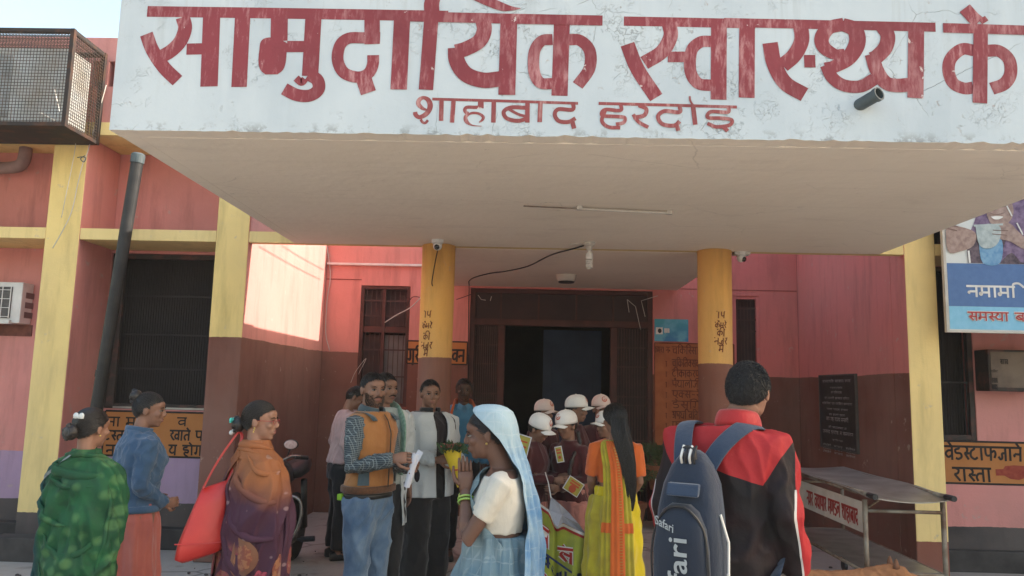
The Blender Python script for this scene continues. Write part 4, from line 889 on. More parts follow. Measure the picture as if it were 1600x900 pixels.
b = MB(); b.tube([(0, .66, .31), (-.0, .40, .92)], .02, 8)
for s_ in (-1, 1): b.tube([(s_ * .09, .66, .31), (s_ * .09, .50, .66), (s_ * .09, .38, .96)], .022, 10)
L_(b, 'front_fork', m_chrome, mk, smooth=True)
b = MB(); b.tube(crs([(-.30, .20, 1.02), (-.20, .32, 1.04), (-.10, .38, 1.00), (.10, .38, 1.00), (.20, .32, 1.04), (.30, .20, 1.02)], 4), .012, 8); L_(b, 'handlebar', m_chrome, mk, smooth=True)
for s_ in (-1, 1):
    b = MB(); b.tube([(s_ * .30, .20, 1.02), (s_ * .22, .29, 1.035)], .018, 8); L_(b, 'hand_grip', m_blackpl, mk)
    b = MB(); b.tube([(s_ * .16, .34, 1.02), (s_ * .19, .35, 1.10), (s_ * .20, .35, 1.12)], .006, 6)
    if s_ == 1: continue
    b.ell((s_ * .20, .36, 1.14), (.062, .018, .042), n=18); ms = L_(b, 'mirror', m_blackpl, mk, smooth=True)
    b = MB(); b.ell((s_ * .20, .345, 1.14), (.054, .010, .036), n=18); b.ell((s_ * .20, .376, 1.14), (.054, .006, .036), n=18); L_(b, 'mirror_glass', MT('mirror glass', (.6, .42, .38), (.45, .25, .22), 30, .2), ms, smooth=True)
for s_ in (-1, 1): b = MB(); b.ell((s_ * .15, .46, .93), (.03, .045, .025), n=12); L_(b, 'indicator', MT('amber lens', (.5, .16, .02)), mk, smooth=True)
b = MB(); b.ell((0, .47, .93), (.085, .07, .095), n=18); L_(b, 'headlight_shell', m_bk, mk, smooth=True)
b = MB(); b.ell((0, .52, .93), (.07, .03, .08), n=18); L_(b, 'headlight', MT('headlamp glass', (.35, .35, .36), rough=.15), mk, smooth=True)
b = MB(); b.loft([[(x, .66 + .33 * math.cos(R(a_)), .31 + .33 * math.sin(R(a_)) + z_) for x, z_ in ((-.06, -.02), (0, .01), (.06, -.02), (.055, -.03), (0, 0), (-.055, -.03))] for a_ in range(20, 170, 12)]); L_(b, 'mudguard', m_bk, mk)
b = MB(); b.rbox(-.12, .12, -.16, .20, .28, .52, .04); b.rbox(-.07, .07, -.02, .16, .50, .74, .02)
for k in range(6): b.rbox(-.09, .09, -.04, .18, .53 + k * .03, .54 + k * .03, .003)
b.lathe([(.001, .12), (.10, .12), (.11, .15), (.09, .18), (.001, .18)], (0, -.02, .38), 20, M=Matrix.Rotation(R(90), 3, 'Y')); b.lathe([(.001, -.18), (.09, -.18), (.11, -.15), (.10, -.12), (.001, -.12)], (0, -.02, .38), 20, M=Matrix.Rotation(R(90), 3, 'Y'))
L_(b, 'engine', m_alu, mk)
b = MB()
for s_ in (-1, 1): b.tube(crs([(s_ * .05, .28, .70), (s_ * .24, .30, .71), (s_ * .30, .30, .62), (s_ * .27, .30, .44), (s_ * .14, .28, .30), (s_ * .04, .26, .30)], 6), .014, 10)
L_(b, 'crash_guard', m_chrome, mk, smooth=True)
for s_ in (-1, 1):
    b = MB(); b.tube([(s_ * .12, -.08, .30), (s_ * .22, -.08, .30)], .012, 8); b.tube([(s_ * .21, -.08, .30), (s_ * .33, -.08, .31)], .024, 10); L_(b, 'footpeg', m_blackpl, mk)
b = MB(); b.tube(crs([(.08, .20, .50), (.14, .28, .36), (.14, .1, .22), (.15, -.2, .22), (.16, -.75, .32)], 5), [.02] * 12 + [.04] * 9, 12); L_(b, 'exhaust', m_chrome, mk, smooth=True)
b = MB(); b.tube([(0, .30, .85), (0, -.1, .74), (0, -.75, .78)], .022, 8); b.tube([(0, .34, .82), (0, .2, .35), (0, -.2, .30), (0, -.64, .31)], .02, 8); b.tube([(.1, -.64, .31), (.12, -.45, .76)], .03, 10); b.tube([(-.1, -.64, .31), (-.12, -.45, .76)], .03, 10); L_(b, 'frame', m_bk, mk, smooth=True)
# ------------------------------------------------------------------ people: tools
def sk(name, c): return MT(name, c, tuple(x * .82 for x in c), 14, .55, .12, 120, spec=.35, dist=.002)
SKIN = dict(dark=sk('dark brown skin', (.135, .066, .044)), mid=sk('brown skin', (.245, .125, .083)), warm=sk('warm brown skin', (.29, .15, .10)), deep=sk('deep brown skin', (.095, .050, .036)))
m_hair = MT('black hair', (.012, .010, .010), (.022, .018, .016), 40, .38, .4, 200, sc=(3, 3, .6), spec=.42)
m_eye = MT('eye white', (.26, .23, .21)); m_iris = MT('dark iris', (.012, .008, .006), rough=.2); m_brow = MT('eyebrow hair', (.014, .010, .009))
m_beard = MT('cropped beard', (.035, .024, .019), (.07, .042, .03), 90, .8, .5, 200)
M_LIP = {k: MT('lips ' + k, v) for k, v in dict(dark=(.13, .045, .04), mid=(.22, .085, .07), warm=(.30, .11, .095), deep=(.08, .035, .03)).items()}
def wave(P, k, seed, n=7):
    rr = np.random.RandomState(seed); D = rr.normal(size=(n, 3)); D /= np.linalg.norm(D, axis=1)[:, None]; ph = rr.uniform(0, 6.28, n); kk = k * rr.uniform(.6, 1.7, n)
    o = np.zeros(len(P))
    for i in range(n): o += np.sin(P @ D[i] * kk[i] + ph[i])
    return o / n * 1.6
def folds(P, A, k=(18, 18, 6), seed=0, ridge=.6):
    Q = P * np.array(k) * 2.0; w = wave(Q, .45, seed + 50); w2 = wave(Q, .6, seed + 71)
    Q2 = Q + np.stack([w, w2, w * w2], 1) * 1.5
    a = wave(Q2, 1.0, seed); b = wave(Q2 * 1.9, 1.0, seed + 9); c = wave(Q2 * 3.7, 1.0, seed + 19); m = np.clip(.5 + wave(P * 6, 1., seed + 3), .1, 1)
    r = (1 - np.clip(np.abs(a) * 1.6, 0, 1)) ** 1.5 * 2 - .7; r2 = (1 - np.clip(np.abs(b) * 1.6, 0, 1)) ** 1.5 * 2 - .7
    return 1.5 * A * (ridge * r + (1 - ridge) * a + (.55 * r2 + .2 * c) * m)
def remesh(mb, voxel, it=3, fac=.5):
    me = bpy.data.meshes.new('t'); me.from_pydata([tuple(p) for p in mb.v], [], mb.f); ob = bpy.data.objects.new('t', me); COL.objects.link(ob)
    r_ = ob.modifiers.new('r', 'REMESH'); r_.mode = 'VOXEL'; r_.voxel_size = voxel; r_.adaptivity = 0
    if it: s_ = ob.modifiers.new('s', 'SMOOTH'); s_.factor = fac; s_.iterations = it
    dg = bpy.context.evaluated_depsgraph_get(); ev = ob.evaluated_get(dg); m2 = ev.to_mesh()
    n = len(m2.vertices); V = np.zeros(n * 3); m2.vertices.foreach_get('co', V); Nn = np.zeros(n * 3); m2.vertices.foreach_get('normal', Nn)
    F = [tuple(p.vertices) for p in m2.polygons]; ev.to_mesh_clear()
    bpy.data.objects.remove(ob); bpy.data.meshes.remove(me)
    return V.reshape(-1, 3), Nn.reshape(-1, 3), F
class Drape:
    """cloth hung round a vertical axis. rows: (z, cx, cy, rx, ry, a0, a1) in degrees, 90 = back, 270/-90 = front, 0 = the person's left"""
    def __init__(s, rows, fold=None, z0=None, z1=None):
        rows = sorted(rows); s.R = np.array(rows, float); s.fold = fold
    def row(s, z): return [np.interp(z, s.R[:, 0], s.R[:, i]) for i in range(1, 7)]
    def pos(s, t, z, d=0.):
        """t in 0..1 along the arc"""
        cx, cy, rx, ry, a0, a1 = s.row(z); a = R(a0 + (a1 - a0) * t); f = d + (s.fold(a, z, t) if s.fold else 0)
        k = 1.0
        return Vector((cx + (rx + f) * k * math.cos(a), cy + (ry + f) * k * math.sin(a), z))
    def f(s, d0=0.0): return lambda a, b, d: s.pos(a, b, d + d0)
    def mesh(s, nu=96, nv=70, thick=.004, full=False, zr=None, edge=None):
        z0, z1 = zr or (s.R[0, 0], s.R[-1, 0]); zs = [z0 + (z1 - z0) * (j / nv) for j in range(nv + 1)]
        zs = sorted(set(zs + [float(q) for q in s.R[:, 0] if z0 < q < z1])); b = MB()
        if full:
            b.loft([[s.pos(i / nu, z) for i in range(nu)] for z in zs])
        else:
            e = edge or (lambda t: 0)
            rings = []
            for z in zs: o = [s.pos(i / nu, z + (e(i / nu) if z == zs[0] else 0)) for i in range(nu + 1)]; q = [s.pos(i / nu, z + (e(i / nu) if z == zs[0] else 0), -thick) for i in range(nu + 1)]; rings.append(o + q[::-1])
            b.loft(rings)
        return b
MALE = [(.84, .150, .110, .005), (.94, .165, .115, .01), (1.02, .150, .108, .005), (1.10, .145, .102, 0), (1.22, .160, .110, 0), (1.32, .178, .115, 0), (1.385, .180, .095, .005), (1.425, .145, .075, .01), (1.45, .085, .065, .012), (1.475, .060, .060, .012)]
FEM = [(.80, .165, .125, .01), (.92, .172, .125, .015), (1.00, .150, .112, .008), (1.08, .130, .098, 0), (1.18, .140, .105, -.005), (1.27, .155, .120, -.012), (1.35, .160, .095, 0), (1.40, .140, .075, .006), (1.43, .080, .060, .01), (1.46, .052, .052, .012)]
def ringe(cx, cy, z, rx, ry, n=28, p=2.4):
    o = []
    for k in range(n):
        a = 2 * math.pi * k / n; c, s_ = math.cos(a), math.sin(a)
        o.append((cx + rx * math.copysign(abs(c) ** (2 / p), c), cy + ry * math.copysign(abs(s_) ** (2 / p), s_), z))
    return o
NP = Vector((0, .015, 1.46))
class Person:
    def __init__(s, label, px, py, Y, H, yaw, fem=False, skin='mid', hy=0, ht=0, hr=0, arms=None, group=None, voxel=.008, legs=None, hands='relaxed', lean=0, wide=1.0, body=True, headfwd=0, headx=0):
        p = PY(px, py, Y); s.o = empty('person', (p.x, Y, 0), R(yaw), label, 'person', group); s.k = H / 1.7; s.fem = fem; s.skin = skin; s.T = [(z, rx * wide, ry * wide, cy) for z, rx, ry, cy in (FEM if fem else MALE)]
        s.seed = int(px) % 97; s.lean = lean; s.wide = wide
        s.Mh = Matrix.Translation(NP + Vector((headx, headfwd, 0))) @ Matrix.Rotation(R(hy), 4, 'Z') @ Matrix.Rotation(R(ht), 4, 'X') @ Matrix.Rotation(R(hr), 4, 'Y') @ Matrix.Translation(-NP)
        sw = .155 if fem else .175; s.sh = {1: Vector((sw * wide, .0, 1.375)), -1: Vector((-sw * wide, .0, 1.375))}
        A = {1: [(.215, .03, 1.12), (.225, -.03, .88), (0, -.15, -1), (-1, .2, 0), .35], -1: [(-.215, .03, 1.12), (-.225, -.03, .88), (0, -.15, -1), (1, .2, 0), .35]}
        for q, v in (arms or {}).items(): A[q] = v
        s.A = A
        s.legs = legs or {1: ((.085, 0, .90), (.10, -.01, .49), (.10, .02, .09)), -1: ((-.085, 0, .90), (-.10, -.01, .49), (-.10, .02, .09))}
        if body: s.make_body(voxel)
    def fin(s, b, name, mat, smooth=True, parent=None, label=None):
        b.v = [(x * s.k, (y + s.lean * max(0, z - .9)) * s.k, z * s.k) for x, y, z in b.v]
        return b.build(name, mat, parent or s.o, smooth=smooth, world=False, label=label)
    def head(s, b):
        h = MB(); F = s.fem
        h.ell((0, .014, 1.618), (.074, .092, .088), n=24, m_=16); h.ell((0, -.022, 1.568), (.056 if F else .060, .066, .088), n=20, m_=14)
        h.ell((0, -.058, 1.503), (.024, .022, .018)); h.ell((0, -.02, 1.52), (.045 if F else .052, .055, .028))
        h.ell((0, -.062, 1.632), (.052, .026, .03)); h.ell((0, -.072, 1.612), (.044, .014, .008))
        h.tube([(0, -.080, 1.612), (0, -.096, 1.585), (0, -.104, 1.567)], [(.006, .009), (.008, .009), (.010, .009)], 10); h.ell((0, -.097, 1.563), (.015, .010, .007))
        for q in (-1, 1): h.ell((q * .036, -.062, 1.572), (.024, .022, .022)); h.ell((q * .078, .008, 1.585), (.008, .019, .032)); h.ell((q * .082, .014, 1.596), (.006, .012, .016))
        h.ell((0, -.083, 1.538), (.020, .010, .0065)); h.ell((0, -.082, 1.527), (.017, .011, .0065)); h.ell((0, -.078, 1.533), (.027, .014, .016))
        h.v = [tuple(s.Mh @ Vector(p)) for p in h.v]; b.add(h.v, h.f)
        n0 = Vector((0, .018, 1.40)); n1 = s.Mh @ Vector((0, .022, 1.55)); b.tube([n0, (n0 + n1) / 2 + Vector((0, .003, 0)), n1], [.056 if F else .064, .048 if F else .056, .050 if F else .058], 16)
    def make_body(s, voxel):
        b = MB(); b.loft([ringe(0, cy, z, rx, ry) for z, rx, ry, cy in s.T if z < 1.46]); s.head(b)
        for q in (1, -1):
            e, w = Vector(s.A[q][0]), Vector(s.A[q][1]); f_ = .86 if s.fem else 1
            b.tube([s.sh[q] - Vector((q * .05, 0, -.01)), s.sh[q], s.sh[q].lerp(e, .5), e, e.lerp(w, .3), w], [.045 * f_, .052 * f_, .046 * f_, .039 * f_, .040 * f_, .025 * f_], 14)
            a, k_, n_ = [Vector(p) for p in s.legs[q]]; b.tube([a, a.lerp(k_, .5), k_, k_.lerp(n_, .35), n_, n_ - Vector((0, 0, .04))], [.088, .075, .055, .055, .036, .04], 14)
            b.ell(n_ + Vector((0, -.06, -.05)), (.042, .12, .035), n=12)
        V, Nn, Fc = remesh(b, voxel, 2, .4)
        c = MB(); c.add(V, Fc)
        for q in (1, -1): s.hand(c, q)
        s.body = s.fin(c, 'body', SKIN[s.skin])
    def hand(s, b, q):
        e, w, d, n, curl = s.A[q][0], Vector(s.A[q][1]), Vector(s.A[q][2]).normalized(), Vector(s.A[q][3]), s.A[q][4]
        n = (n - d * n.dot(d)).normalized(); t = d.cross(n) * (1 if q == 1 else -1); hs = .9 if s.fem else 1.0
        if len(s.A[q]) > 5: t = -t
        b.tube([w - d * .02, w + d * .02 * hs, w + d * .055 * hs, w + d * .09 * hs], [(.026, .021), (.034 * hs, .019), (.041 * hs, .017), (.038 * hs, .013)], 12, up=n)
        for off, L, r_ in ((.029, .070, .0088), (.010, .079, .0092), (-.010, .073, .0088), (-.028, .056, .0078)):
            p = w + d * .085 * hs + t * off * hs; dr = d; P = [p]; a = 0
            for f_, ln in ((.45, .42), (.95, .33), (.7, .25)):
                a += curl * f_; dr = d * math.cos(a) + n * math.sin(a) + t * off * .6; P.append(P[-1] + dr.normalized() * L * ln * hs)
            b.tube(P, [r_ * hs, r_ * .98 * hs, r_ * .88 * hs, r_ * .6 * hs], 8); b.ell(P[-1], (r_ * .62 * hs,) * 3, n=8, m_=6)
        p = w + d * .025 * hs + t * .026 * hs; P = [p, p + (d * .6 + t * .7) * .040 * hs + n * .006, p + (d * .95 + t * .62) * .058 * hs + n * (.010 + .022 * min(curl, 1)), p + (d * 1.25 + t * .48) * .072 * hs + n * (.015 + .04 * min(curl, 1))]
        b.tube(P, [.013 * hs, .0115 * hs, .0095 * hs, .0065 * hs], 8); b.ell(P[-1], (.0065 * hs,) * 3, n=8, m_=6)
    def face(s, beard=0, glasses=None, bindi=False, brows=1.):
        for q in (-1, 1):
            b = MB(); b.ell((q * .031, -.0745, 1.595), (.0130, .0112, .0052), n=12); b.v = [tuple(s.Mh @ Vector(p)) for p in b.v]; e = s.fin(b, 'eye', m_eye)
            b = MB(); b.ell((q * .031, -.0835, 1.595), (.0060, .0036, .0048), n=10); b.v = [tuple(s.Mh @ Vector(p)) for p in b.v]; s.fin(b, 'iris', m_iris, parent=e)
            b = MB(); b.tube([(q * .014, -.0880, 1.612), (q * .030, -.0870, 1.618), (q * .047, -.0740, 1.612)], [.0022 * brows, .0032 * brows, .0014], 6, flat=.7); b.v = [tuple(s.Mh @ Vector(p)) for p in b.v]; s.fin(b, 'eyebrow', m_brow)
            b = MB(); b.tube([(q * .016, -.0850, 1.5995), (q * .031, -.0880, 1.6025), (q * .046, -.0770, 1.5985)], [.0018, .0026, .0016], 6); b.v = [tuple(s.Mh @ Vector(p)) for p in b.v]; s.fin(b, 'eyelid', m_brow)
        b = MB(); b.ell((0, -.0872, 1.5385), (.0205, .0072, .0046)); b.ell((0, -.0862, 1.5285), (.0175, .0078, .0050)); b.v = [tuple(s.Mh @ Vector(p)) for p in b.v]; s.fin(b, 'lips', M_LIP[s.skin])
        if beard:
            b = MB(); b.tube([(-.030, -.080, 1.540), (-.014, -.0945, 1.5495), (0, -.097, 1.551), (.014, -.0945, 1.5495), (.030, -.080, 1.540)], [.0018, .0036, .0042, .0036, .0018], 8); b.v = [tuple(s.Mh @ Vector(p)) for p in b.v]; s.fin(b, 'moustache', m_brow)
        if beard > 1:
            b = MB(); rn = random.Random(4)
            for i in range(900):
                a = rn.uniform(-1.75, 1.75); zz = rn.uniform(1.492, 1.575); 
                if zz > 1.535 - .0 and abs(a) < .55: continue
                if zz > 1.515 and abs(a) < .42 and zz < 1.545: continue
                x = .0625 * math.sin(a); y = -.028 - .063 * math.cos(a); k_ = 1 - max(0, 1.53 - zz) * 5.5
                p = Vector((x * k_, -.02 + (y + .02) * (.6 + .4 * k_), zz)); d_ = Vector((x, y, -.05)).normalized()
                b.add([p + Vector((.002, 0, 0)), p - Vector((.002, 0, 0)), p + d_ * .004 - Vector((0, 0, .009))], [(0, 1, 2)])
            b.v = [tuple(s.Mh @ Vector(p)) for p in b.v]; s.fin(b, 'beard', m_beard, smooth=False)
        if glasses:
            b = MB()
            for q in (-1, 1):
                b.tube([(q * .033 + .021 * math.cos(t), -.096 + .004 * abs(math.cos(t)), 1.593 + .014 * math.sin(t)) for t in [i * math.pi / 9 for i in range(19)]], .0016, 6)
                b.tube([(q * .054, -.092, 1.597), (q * .078, -.04, 1.598), (q * .083, .01, 1.597)], .0018, 6)
            b.tube([(-.012, -.097, 1.596), (.012, -.097, 1.596)], .0016, 6); b.v = [tuple(s.Mh @ Vector(p)) for p in b.v]; s.fin(b, 'glasses', glasses)
        if bindi: b = MB(); b.ell((0, -.0935, 1.622), (.004, .002, .004), n=10); b.v = [tuple(s.Mh @ Vector(p)) for p in b.v]; s.fin(b, 'bindi', M_LIP['warm'])
    # hair: a shell over the skull plus combed strands
    def hair(s, style='short', n=1500, length=.05, bulk=0., back=1.50, target=None, curl=0., hl=0., mat=None):
        c0 = Vector((0, .014, 1.612)); rr = Vector((.083 + bulk, .100 + bulk, .098 + bulk)); mat = mat or m_hair
        def line(y): return float(np.interp(y, [-.10, -.075, -.045, -.02, .005, .03, .06, .12], [1.668 + hl, 1.662 + hl, 1.650 + hl, 1.615, 1.60, 1.575, back + .02, back]))
        if style == 'curly': rr = Vector((.0795, .0985, .100))
        if style == 'short': rr = Vector((.079, .0955, .0935)); length = .016; curl = .3
        b = MB(); nu, nv = 40, 26; g = {}
        rn = random.Random(s.seed)
        for i in range(nv + 1):
            a = math.pi * i / nv
            for j in range(nu):
                t = 2 * math.pi * j / nu; p = c0 + Vector((rr.x * math.sin(a) * math.cos(t), rr.y * math.sin(a) * math.sin(t), rr.z * math.cos(a)))
                z_ = line(p.y)
                if p.z < z_:
                    if z_ - p.z > .016: continue
                    p = c0 + (p - c0) * .965; p.z = max(p.z, z_ - .008)
                g[i, j] = p
        ids = {k_: n_ for n_, k_ in enumerate(g)}; F = []
        for i in range(nv):
            for j in range(nu):
                q = [(i, j), (i + 1, j), (i + 1, (j + 1) % nu), (i, (j + 1) % nu)]
                if all(x in ids for x in q): F.append(tuple(ids[x] for x in q))
        b.add([g[k_] for k_ in g], F)
        pts = list(g.values())
        for _ in range(int(n * 1.7)):
            p = rn.choice(pts).copy(); p += Vector((rn.uniform(-.006, .006),) * 3); d0 = p - c0
            d0 = Vector((d0.x / rr.x, d0.y / rr.y, d0.z / rr.z)).normalized(); p = c0 + Vector((d0.x * rr.x, d0.y * rr.y, d0.z * rr.z)) * 1.002
            nrm = Vector((d0.x / rr.x, d0.y / rr.y, d0.z / rr.z)).normalized()
            if target is not None: fl_ = Vector(target) - p
            else: fl_ = Vector((p.x * 3, (p.y - .02) * 2.2 - .02, -.5 if p.z < 1.69 else -.15))
            P = [p]; w = Vector((rn.gauss(0, 1), rn.gauss(0, 1), rn.gauss(0, 1))) * curl
            for k_ in range(4):
                fl2 = fl_ - nrm * fl_.dot(nrm)
                if fl2.length < 1e-4: break
                p = p + (fl2.normalized() + w * (k_ / 3)) * length * rn.uniform(.2, .3); d0 = p - c0
                kk = math.sqrt((d0.x / rr.x) ** 2 + (d0.y / rr.y) ** 2 + (d0.z / rr.z) ** 2)
                if p.z > back - .01: p = c0 + d0 / kk * (1.012 + .02 * curl * k_ * rn.random() * 2 + .006 * k_)
                if p.z < line(p.y) - .012: break
                P.append(p.copy())
            if len(P) > 1: b.tube(P, [.0014 + .0006 * min(curl, .5)] * (len(P) - 1) + [.0004], 3, caps=False)
        if style == 'bun' or style == 'lowbun':
            c = Vector((0, .125, 1.565)) if style == 'lowbun' else Vector((0, .10, 1.672)); r0 = .045
            b.ell(c, (r0, r0 * .8, r0), n=18)
            for k_ in range(9):
                a = k_ * .7; b.tube([c + Vector((math.cos(t) * r0 * .8 * math.cos(a * .3), .01 + r0 * .35 * math.sin(t * 2 + a), math.sin(t) * r0 * (.5 + .06 * k_))) for t in [i * .6 + a for i in range(9)]], .011, 6)
        b.v = [tuple(s.Mh @ Vector(p)) for p in b.v]
        s.hairo = s.fin(b, 'hair', mat); return s.hairo
    def garment(s, name, mat, infl=.016, z0=.90, z1=1.45, sleeve=1., sinf=.014, A=.005, k=(16, 16, 7), vox=.011, hem=0., seed=None, label=None, sleeve0=True, it=4, cuff=0., ridge=.6):
        b = MB(); rows = [r_ for r_ in s.T if z0 < r_[0] <= z1]; bz = np.array([r_[0] for r_ in s.T])
        g_ = lambda z, i: float(np.interp(z, bz, [r_[i] for r_ in s.T]))
        rows = [(z0, g_(max(z0, bz[0]), 1) + hem, g_(max(z0, bz[0]), 2) + hem, g_(z0, 3))] + rows
        b.loft([ringe(0, cy, z, rx + infl, ry + infl) for z, rx, ry, cy in rows])
        if sleeve0:
            for q in (1, -1):
                e, w = Vector(s.A[q][0]), Vector(s.A[q][1]); f_ = .86 if s.fem else 1; S_ = s.sh[q]
                pts = [S_ - Vector((q * .07, 0, 0)), S_, S_.lerp(e, .5)]; rs = [.05 + sinf, .056 * f_ + sinf, .047 * f_ + sinf]
                if sleeve < .5: pts[-1] = S_.lerp(e, sleeve * 2); 
                else:
                    pts += [e, e.lerp(w, .5), e.lerp(w, (sleeve - .5) * 2)]; rs += [.041 * f_ + sinf, .037 * f_ + sinf, .030 * f_ + sinf + cuff]
                b.tube(pts, rs, 18)
        V, Nn, F = remesh(b, vox, it); V = V + Nn * folds(V, A, k, s.seed + (seed or len(name)), ridge)[:, None]
        c = MB(); c.add(V, F); return s.fin(c, name, mat, label=label)
    def trousers(s, mat, infl=.02, A=.006, name='trousers', z=.10, wide=0., vox=.012):
        b = MB(); b.loft([ringe(0, .01, z_, rx * s.wide + infl * .6, ry * s.wide + infl * .6) for z_, rx, ry in ((.78, .14, .10), (.86, .155, .112), (.94, .155, .11), (1.03, .14, .10))])
        for q in (1, -1):
            a, k_, n_ = [Vector(p) for p in s.legs[q]]; b.tube([a, a.lerp(k_, .5), k_, k_.lerp(n_, .5), n_ + Vector((0, 0, z - .09))], [.092 + infl * .6, .078 + infl, .058 + infl + wide * .5, .055 + infl + wide, .048 + infl + wide], 18)
        V, Nn, F = remesh(b, vox, 3); V = V + Nn * folds(V, A, (14, 14, 9), s.seed + 33)[:, None]
        c = MB(); c.add(V, F); s.fin(c, name, mat)
        for q in (1, -1):
            n_ = Vector(s.legs[q][2]); b = MB(); b.loft([[(n_.x + x * w, n_.y + y, z_ * h) for x, z_ in ((-1, 0), (-.95, .6), (-.5, 1), (.5, 1), (.95, .6), (1, 0))] for y, w, h in ((.07, .035, .07), (.02, .042, .09), (-.08, .045, .065), (-.15, .045, .05), (-.20, .025, .035))])
            s.fin(b, 'shoe', m_blackpl)
    def drape(s, name, mat, rows, fold=None, full=False, nu=96, nv=70, thick=.004, label=None, parent=None, edge=None, wr=.0055):
        d = Drape(rows, fold); b = d.mesh(nu, nv, thick, full, edge=edge); V = np.array([tuple(v) for v in b.v]); g_ = folds(V, wr, (13, 13, 5), s.seed + 7)
        c0 = np.array([d.row(z)[:2] for z in V[:, 2]]); D = V[:, :2] - c0; L = np.linalg.norm(D, axis=1)[:, None] + 1e-6; V[:, :2] += D / L * (g_ * np.clip((1.52 - V[:, 2]) * 6, .15, 1))[:, None]
        b.v = [tuple(v) for v in V]; o = s.fin(b, name, mat, label=label, parent=parent); return d, o
    def pen(s, f): return Pen(f)
def pleat(n, A, tw=0., n2=0, A2=0., ph=0.):
    return lambda a, z, t: A * math.sin(n * a + tw * z + ph + .8 * math.sin(3 * z + a)) + (A2 * math.sin(n2 * a + 9 * z * .3 + 2.1 * math.sin(a * 2)) if n2 else 0)
def cloth(name, c, c2=None, s=5, weave=420, rough=.85, bump=.35, lo=.35, hi=.65, sheen=True):
    t = NT(name, rough, spec=.2); p = t.c.outputs['Object']; c2 = c2 or tuple(x * .75 for x in c)
    col = t.mix(t.ramp(t.noise(p, s, 4), lo, hi), c, c2); col = t.mix(t.math('MULTIPLY', t.ramp(t.noise(p, weave, 2), .3, .7), .22), col, tuple(x * .5 for x in c))
    if sheen: t.b.inputs['Sheen Weight'].default_value = .25
    h = t.math('ADD', t.math('MULTIPLY', t.noise(t.map(p, (1, 1, .4)), 22, 4), 1.0), t.math('MULTIPLY', t.noise(p, weave, 2), .12))
    return t.out(col, h, .010, min(1, bump * 1.6))
def check_cloth(name, c, line, sp=.026, w=.13):
    t = NT(name, .85); p = t.c.outputs['Object']; q = t.sep(t.map(p, (1 / sp,) * 3, (0, R(8), 0))); f = None
    for i in (0, 2):
        a = t.math('FRACT', q[i]); b_ = t.math('LESS_THAN', a, w); f = b_ if f is None else t.math('MAXIMUM', f, b_)
    col = t.mix(t.ramp(t.noise(p, 8, 3), .3, .7), c, tuple(x * .7 for x in c)); col = t.mix(t.math('MULTIPLY', f, .8), col, line)
    return t.out(col, t.noise(p, 30, 4), .005, .4)
m_blackc = cloth('black cloth', (.014, .014, .016), (.022, .022, .024)); m_whitec = cloth('white coat cloth', (.52, .55, .56), (.44, .47, .49))
m_gold = MT('gold metal', (.55, .38, .12), metal=.8, rough=.3); m_gem = MT('pale stone', (.65, .65, .62), rough=.2)
def bead(s, pts, r, mat, name):
    b = MB()
    for p in pts: b.ell(p, (r, r, r), n=8, m_=6)
    b.v = [tuple(s.Mh @ Vector(p)) for p in b.v]; return s.fin(b, name, mat)
def bowclip(s, c, mat, sc=1.):
    b = MB(); c = Vector(c)
    for q in (-1, 1): b.ell(c + Vector((q * .020 * sc, 0, .004)), (.018 * sc, .008, .014 * sc), n=12)
    b.ell(c, (.009 * sc, .012, .009 * sc), n=10); b.tube([c + Vector((-.035 * sc, 0, -.008)), c + Vector((.035 * sc, 0, -.008))], .004, 6); b.v = [tuple(s.Mh @ Vector(p)) for p in b.v]; return s.fin(b, 'hair_clip', mat)

# ------------------------------------------------------------------ 1 woman in the green shawl
P1 = Person('woman seen from behind wrapped in a green spotted shawl, silver clip in her bun', 138, 700, 3.9, 1.49, 174, True, 'mid', hy=-20, ht=4, wide=.88, arms={1: [(.165, .02, 1.12), (.05, -.15, 1.05), (-.8, -.5, 0), (0, 1, 0), .5], -1: [(-.165, .02, 1.12), (-.05, -.15, 1.03), (.8, -.5, 0), (0, 1, 0), .5]})
P1.hair('lowbun', 1300, .07, target=(0, .12, 1.56), back=1.53); bowclip(P1, (-.045, .125, 1.655), m_gem, 1.25)
bead(P1, [(.086, .004, 1.553), (-.086, .004, 1.553)], .006, m_gold, 'earring')
def mk_green():
    t = NT('green spotted shawl cloth', .75); p = t.c.outputs['Object']
    c = t.mix(t.ramp(t.noise(p, 5, 4), .35, .65), (.010, .088, .030), (.007, .048, .023))
    v = t.vor(t.map(p, (1, .35, 1), (0, R(20), 0)), 15, rnd=.25); c = t.mix(t.math('MULTIPLY', t.ramp(v, .30, .50, 1, 0), .62), c, (.085, .19, .07)); c = t.mix(t.math('MULTIPLY', t.ramp(t.noise(p, 9, 3), .55, .68), .7), c, (.006, .03, .016))
    x = t.sep(p)[0]; c = t.mix(t.ramp(t.math('ADD', x, t.ramp(t.noise(p, 4, 2), 0, 1, -.03, .03)), .125, .16), c, (.008, .045, .050))
    c = t.mix(t.math('MULTIPLY', t.ramp(t.noise(p, 300, 2), .3, .7), .2), c, (.004, .03, .01)); return t.out(c, t.noise(t.map(p, (1, 1, .5)), 26, 4), .006, .5)
mg = mk_green()
def f1(a, z, t):
    u = (a - R(90)); q = z * 30 + 7.0 * (u - .35) ** 2
    return .010 * math.sin(q) * (1 if z < 1.42 else .3) * max(0, min(1, (z - .75) * 3)) + .008 * math.sin(11 * a + 3 * z) * max(0, min(1, (1.15 - z) * 2)) + .006 * math.sin(5 * a - 8 * z)
